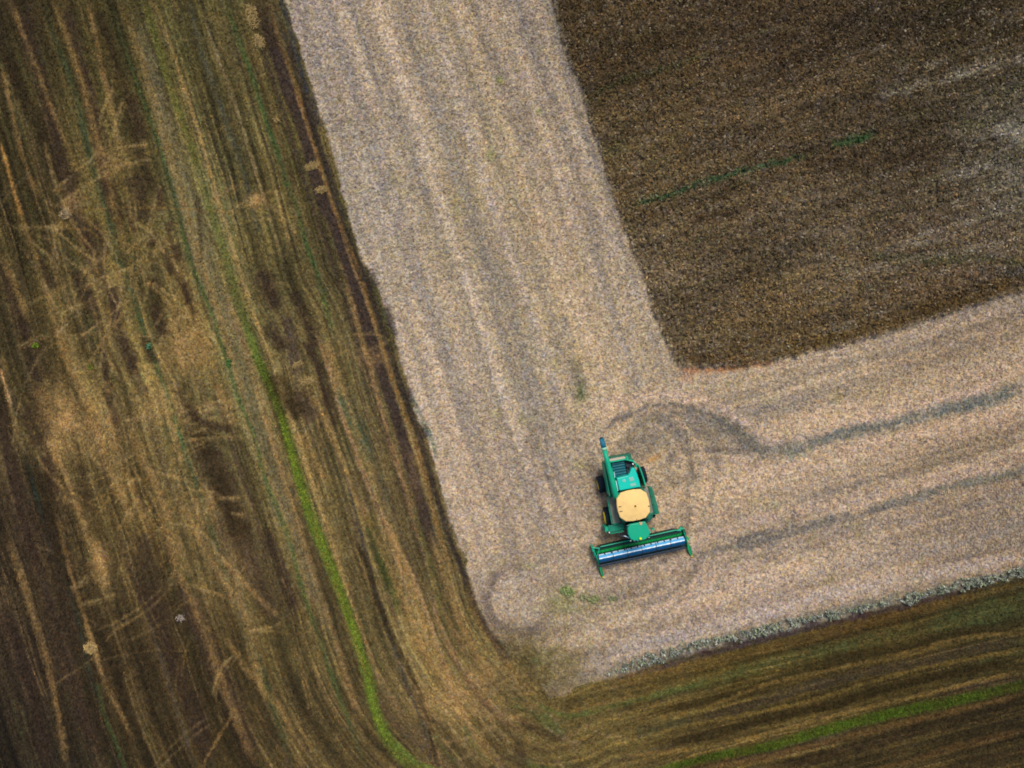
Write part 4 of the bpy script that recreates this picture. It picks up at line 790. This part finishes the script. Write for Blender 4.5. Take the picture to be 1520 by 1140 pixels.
# feeder house
b = MB(); b.add([(-.55, -.8, 1.0), (.65, -.8, 1.0), (.65, -.8, 1.75), (-.55, -.8, 1.75), (-.5, -2.5, .35), (.8, -2.5, .35), (.8, -2.5, 1.0), (-.5, -2.5, 1.0)],
    [(0, 1, 2, 3), (7, 6, 5, 4), (0, 4, 5, 1), (1, 5, 6, 2), (2, 6, 7, 3), (3, 7, 4, 0)]); b.build('feeder_house', PD, CH, .02)
# header
XL, XR = -3.42, 3.82
b = MB()
b.prism([(-2.85, -2.52), (3.1, -2.30), (3.55, -2.42), (3.6, -2.62), (XL + .1, -2.80), (-3.2, -2.66)], .25, .95)
b.tube([(-2.85, -2.50, 1.15), (3.1, -2.28, 1.15), (3.55, -2.40, 1.12)], .06, 10); b.tube([(-2.85, -2.50, 1.15), (XL + .05, -2.86, 1.1)], .045, 8)
b.tube([(-2.9, -2.62, 1.02), (3.3, -2.42, 1.02)], .035, 8)
hdr = b.build('header', paint('header back', (.0, .035, .028), .5, dirt=.15), CH, .01)
MB().tube([(-2.85, -2.50, 1.20), (3.1, -2.28, 1.20), (3.55, -2.40, 1.17)], .045, 8).build('header_tube', PG, hdr, 0)
b = MB(); b.prism([(XL, -2.78), (XR - .12, -2.58), (XR + .02, -3.95), (XL + .36, -4.12)], .12, .20); b.build('header_floor', paint('floor steel', (.012, .06, .05), .4), hdr, 0)
b = MB(); b.tube([(XL + .12, -2.98, .52), (XR - .08, -2.76, .52)], .17, 16)
for sgn, xs in ((1, np.linspace(XL + .15, -.35, 9)), (-1, np.linspace(.55, XR - .1, 9))):
    for x0, x1 in zip(xs[:-1], xs[1:]):
        K = 14; V = []
        for k in range(K + 1):
            t = sgn * 2 * math.pi * k / K; x_ = x0 + (x1 - x0) * k / K; yc = -2.98 + .22 * (x_ - XL) / (XR - XL)
            for rr in (.15, .29): V += [(x_, yc + rr * math.cos(t), .52 + rr * math.sin(t)), (x_ + .02, yc + rr * math.cos(t), .52 + rr * math.sin(t))]
        b.add(V, [(4 * k, 4 * k + 2, 4 * k + 6, 4 * k + 4) for k in range(K)] + [(4 * k + 1, 4 * k + 5, 4 * k + 7, 4 * k + 3) for k in range(K)] + [(4 * k + 2, 4 * k + 3, 4 * k + 7, 4 * k + 6) for k in range(K)])
b.build('auger', PL, hdr, 0)
b = MB(); b.prism([(XL + .1, -2.82), (XR - .1, -2.62), (XR - .08, -2.76), (XL + .12, -2.96)], .7, .74); b.build('auger_guard', PL, hdr, 0)
# reel: blue drum of slats with dark spiders and tine bars
ry = lambda x: -3.46 + .24 * (x - XL) / (XR - XL)
RX0, RX1, RZ = XL + .28, XR - .12, 1.02
b = MB(); b.tube([(RX0, ry(RX0), RZ), (RX1, ry(RX1), RZ)], .25, 14); re_ = b.build('reel', BLU, hdr, 0, True)
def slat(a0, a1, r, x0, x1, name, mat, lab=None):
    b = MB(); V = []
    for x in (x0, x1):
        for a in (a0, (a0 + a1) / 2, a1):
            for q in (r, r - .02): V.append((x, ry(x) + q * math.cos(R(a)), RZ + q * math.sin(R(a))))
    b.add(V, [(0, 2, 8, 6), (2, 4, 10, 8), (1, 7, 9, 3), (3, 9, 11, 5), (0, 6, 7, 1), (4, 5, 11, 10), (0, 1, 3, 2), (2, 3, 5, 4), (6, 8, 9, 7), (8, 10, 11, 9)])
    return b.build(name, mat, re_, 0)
NS = 13; dx = (RX1 - RX0) / NS  # rear slats paler: the light they catch is put into the colour
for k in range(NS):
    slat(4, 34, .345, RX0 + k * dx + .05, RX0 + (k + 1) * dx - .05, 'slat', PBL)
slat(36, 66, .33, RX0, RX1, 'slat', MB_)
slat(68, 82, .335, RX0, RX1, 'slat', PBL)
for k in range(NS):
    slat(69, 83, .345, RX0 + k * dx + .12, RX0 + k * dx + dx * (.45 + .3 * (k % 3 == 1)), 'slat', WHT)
for a in (84, 130, 176): slat(a, a + 42, .32, RX0, RX1, 'slat', BLU)  # front slats darker: their shade is put into the colour
for k in range(7):
    x = RX0 + (RX1 - RX0) * k / 6
    b = MB(); b.lathe([(-.02, .36), (.02, .36)], (x, ry(x), RZ), 'x', 12); 
    for a in (192, 206, 240): b.tube([(x, ry(x), RZ), (x, ry(x) + .72 * math.cos(R(a)), RZ + .72 * math.sin(R(a)))], .018, 6)
    b.build('spider', DKM, re_, 0)
for a, r in ((192, .56), (200, .68), (206, .80), (240, .56), (300, .5)):
    b = MB(); p0, p1 = [(x, ry(x) + r * math.cos(R(a)), RZ + r * math.sin(R(a))) for x in (RX0, RX1)]; b.tube([p0, p1], .032, 6)
    for k in range(48):
        x = RX0 + (RX1 - RX0) * (k + .5) / 48; b.tube([(x, ry(x) + r * math.cos(R(a)), p0[2]), (x, ry(x) + r * math.cos(R(a)) - .03, p0[2] - .2)], .006, 4, False)
    b.build('tine_bar', STL_, re_, 0)
# cutter bar
b = MB(); b.prism([(XL + .36, -4.06), (XR + .06, -3.88), (XR + .06, -3.94), (XL + .36, -4.13)], .10, .16)
for k in range(60):
    x = XL + .42 + (XR - XL - .4) * k / 60; y = -4.12 + .19 * k / 60; b.prism([(x - .03, y), (x, y - .09), (x + .03, y)], .11, .14)
b.build('cutter_bar', STL_, hdr, 0)
# end sheets and dividers
def sheet(poly, z0, zs, name='end_sheet', mat=PG, par=hdr):
    b = MB(); n = len(poly) // 2; return MB().prism(poly, z0, zs).build(name, mat, par, .012)
sheet([(XL - .14, -2.42), (XL + .06, -2.42), (XL + .12, -3.1), (XL + .36, -4.1), (XL + .24, -4.1), (XL - .02, -3.1)], .15, [1.15, 1.15, 1.1, .55, .55, 1.1])
sheet([(XR - .14, -2.30), (XR + .02, -2.28), (XR + .10, -3.0), (XR + .20, -3.6), (XR + .10, -3.62), (XR - .04, -3.0)], .15, [1.15, 1.15, 1.1, .6, .6, 1.1], mat=PD)
b = MB(); b.tube([(XL - .1, -2.46, 1.18), (XL + .45, -2.60, 1.15)], .05, 8); b.tube([(XL + .5, -2.55, 1.18), (XL + .12, -3.25, 1.25)], .035, 8); b.build('header_bracket', PG, hdr, 0); b = MB()
b.tube([(XR - .5, -2.30, 1.15), (XR + .0, -2.26, 1.2)], .06, 8); b.box(XR - .35, XR - .15, -2.26, -2.14, 1.0, 1.2); b.build('header_bracket', PG, hdr, 0)
MB().tube([(XL + .0, -2.75, 1.2), (XL + .28, -3.75, 1.1)], .045, 8).build('reel_arm', PG, hdr, 0); b = MB(); b.tube([(XR - .06, -2.6, 1.2), (XR + .08, -3.4, 1.12)], .045, 8); b.build('reel_arm', PG, hdr, 0)
def divider(x, y, x1, y1, w):
    d = math.hypot(x1 - x, y1 - y); ux_, uy_ = (x1 - x) / d, (y1 - y) / d
    P = lambda a, s_: (x + ux_ * a - uy_ * s_, y + uy_ * a + ux_ * s_)
    b = MB(); pts = [P(0, -w * .4), P(d * .25, -w), P(d * .75, -w * .85), P(d * .92, -w * .4), P(d * .92, w * .4), P(d * .75, w * .85), P(d * .25, w), P(0, w * .4)]
    b.prism(pts, .12, [.62, .6, .34, .22, .22, .34, .6, .62], .25); dv = b.build('divider', paint('divider green', (.004, .33, .12), .4), hdr, .02)
    b = MB(); b.tube([(*P(d * .90, 0), .18), (*P(d, 0), .13)], [.07, .02], 8); b.build('divider_tip', YEL, dv, 0)
divider(XL + .30, -4.08, XL + .44, -5.24, .13); divider(XR + .14, -3.55, XR + .42, -4.88, .17)
b = MB(); b.tube([(XR + .1, -3.0, .9), (XR + .22, -3.1, .9), (XR + .24, -3.3, .9)], .05, 8); b.build('drive_cover', PL, hdr, 0)

# ------------------------------------------------------------------ straw heaps one could pick out, and bright weed tufts
def heap(px, py, rx, ry_, n, label, base=(.34, .25, .10), rot=0, cat='straw heap', name='straw_heap', ln=.38, wd=.035, hh=.18, up=.5, group='straw heaps dropped on the old field'):
    V = []; F = []; C = []
    for i in range(n):
        r_ = math.sqrt(random.random()); t = random.random() * 6.283
        x = r_ * rx * math.cos(t) + random.gauss(0, .05); y = r_ * ry_ * math.sin(t) + random.gauss(0, .05)
        x, y = x * math.cos(rot) - y * math.sin(rot), x * math.sin(rot) + y * math.cos(rot)
        z = .04 + hh * (1 - r_) * random.random() + .03; a = random.gauss(rot, .9); e_ = random.uniform(-.1, up); l = ln * random.uniform(.4, 1.2) / 2; w = wd * random.uniform(.6, 1.4) / 2
        d = np.array([math.cos(a) * math.cos(e_), math.sin(a) * math.cos(e_), math.sin(e_)]) * l; s_ = np.array([-math.sin(a), math.cos(a), random.uniform(-.4, .4)]) * w
        c = np.array([x, y, z + abs(d[2])]); k = len(V); V += [c - d - s_, c - d + s_, c + d + s_ * .5, c + d - s_ * .5]; F.append((k, k + 1, k + 2, k + 3))
        f = random.choice([1, 1.25, .75, .5, 1.1]); C += [np.array(base) * f] * 4
    o = mesh_np(name, np.array(V), np.array(F), np.array(C), M_leaf)
    o.location = ((px - 760) * S, (570 - py) * S, 0); return tag(o, label, cat, group)
heap(463, 247, .55, .22, 240, 'small flat straw heap beside the dark track, upper of two near the pale field', rot=.3)
heap(477, 282, .45, .2, 240, 'small bright straw heap beside the dark track, just below another near the pale field', rot=.2)
heap(411, 179, .16, .10, 60, 'tiny pale straw wisp just right of the thin green line at the top left', rot=-.5)
heap(455, 566, .62, .24, 260, 'straw heap right of the bright green strip, in line with the middle of the photo', rot=.15)
heap(442, 541, .42, .16, 140, 'thin slanting straw wisp just above the straw heap right of the green strip', rot=.5)
heap(375, 25, .45, 1.0, 240, 'long ragged line of pale straw at the top edge right of the green line', rot=.25)
heap(385, 62, .35, .6, 170, 'loose pale straw tuft under the ragged straw line at the top', rot=.6)
heap(136, 961, .5, .42, 260, 'orange yellow straw clump alone in the dark lower left of the old field', (.42, .30, .12), .2)
heap(98, 318, .5, .35, 130, 'faint straw clump among crossing tyre tracks at the far left', (.34, .26, .14), .4)
heap(268, 917, .2, .28, 60, 'tiny grey straw tuft at the end of curved tracks in the lower left', (.34, .29, .24), 1.2)
gp = 'green weed tufts in the pale field'
GW = dict(cat='weed tuft', name='weed_tuft', ln=.3, wd=.09, hh=.25, up=1.0, group=gp)
heap(842, 877, .55, .28, 110, 'largest bright green weed tuft, left of the header in the pale field', (.20, .26, .10), -.4, **GW)
heap(882, 889, .42, .16, 60, 'low yellow green weed tuft below the left tip of the header', (.24, .27, .12), .3, **GW)
heap(909, 888, .3, .14, 36, 'small olive weed tuft right of the yellow green one below the header tip', (.22, .24, .13), 0, **GW)
heap(866, 886, .2, .2, 30, 'tiny weed tuft between the largest and the yellow green tuft', (.24, .26, .13), 0, **GW)
GO = dict(cat='weed tuft', name='weed_tuft', ln=.2, wd=.08, hh=.2, up=1.0, group='green weed tufts in the old field')
heap(54, 513, .2, .16, 70, 'small round bright green weed tuft at the far left of the old field', (.14, .22, .02), 0, **GO)
heap(135, 545, .13, .13, 40, 'tiny yellow green weed tuft right of the rounder one at far left', (.18, .22, .03), 0, **GO)
heap(340, 539, .2, .3, 80, 'small deep green weed tuft on the thin green line nearest the bright strip', (.06, .15, .04), 0, **GO)
heap(222, 514, .14, .22, 60, 'small teal weed tuft on the left thin green line of the old field', (.08, .20, .10), 0, **GO)
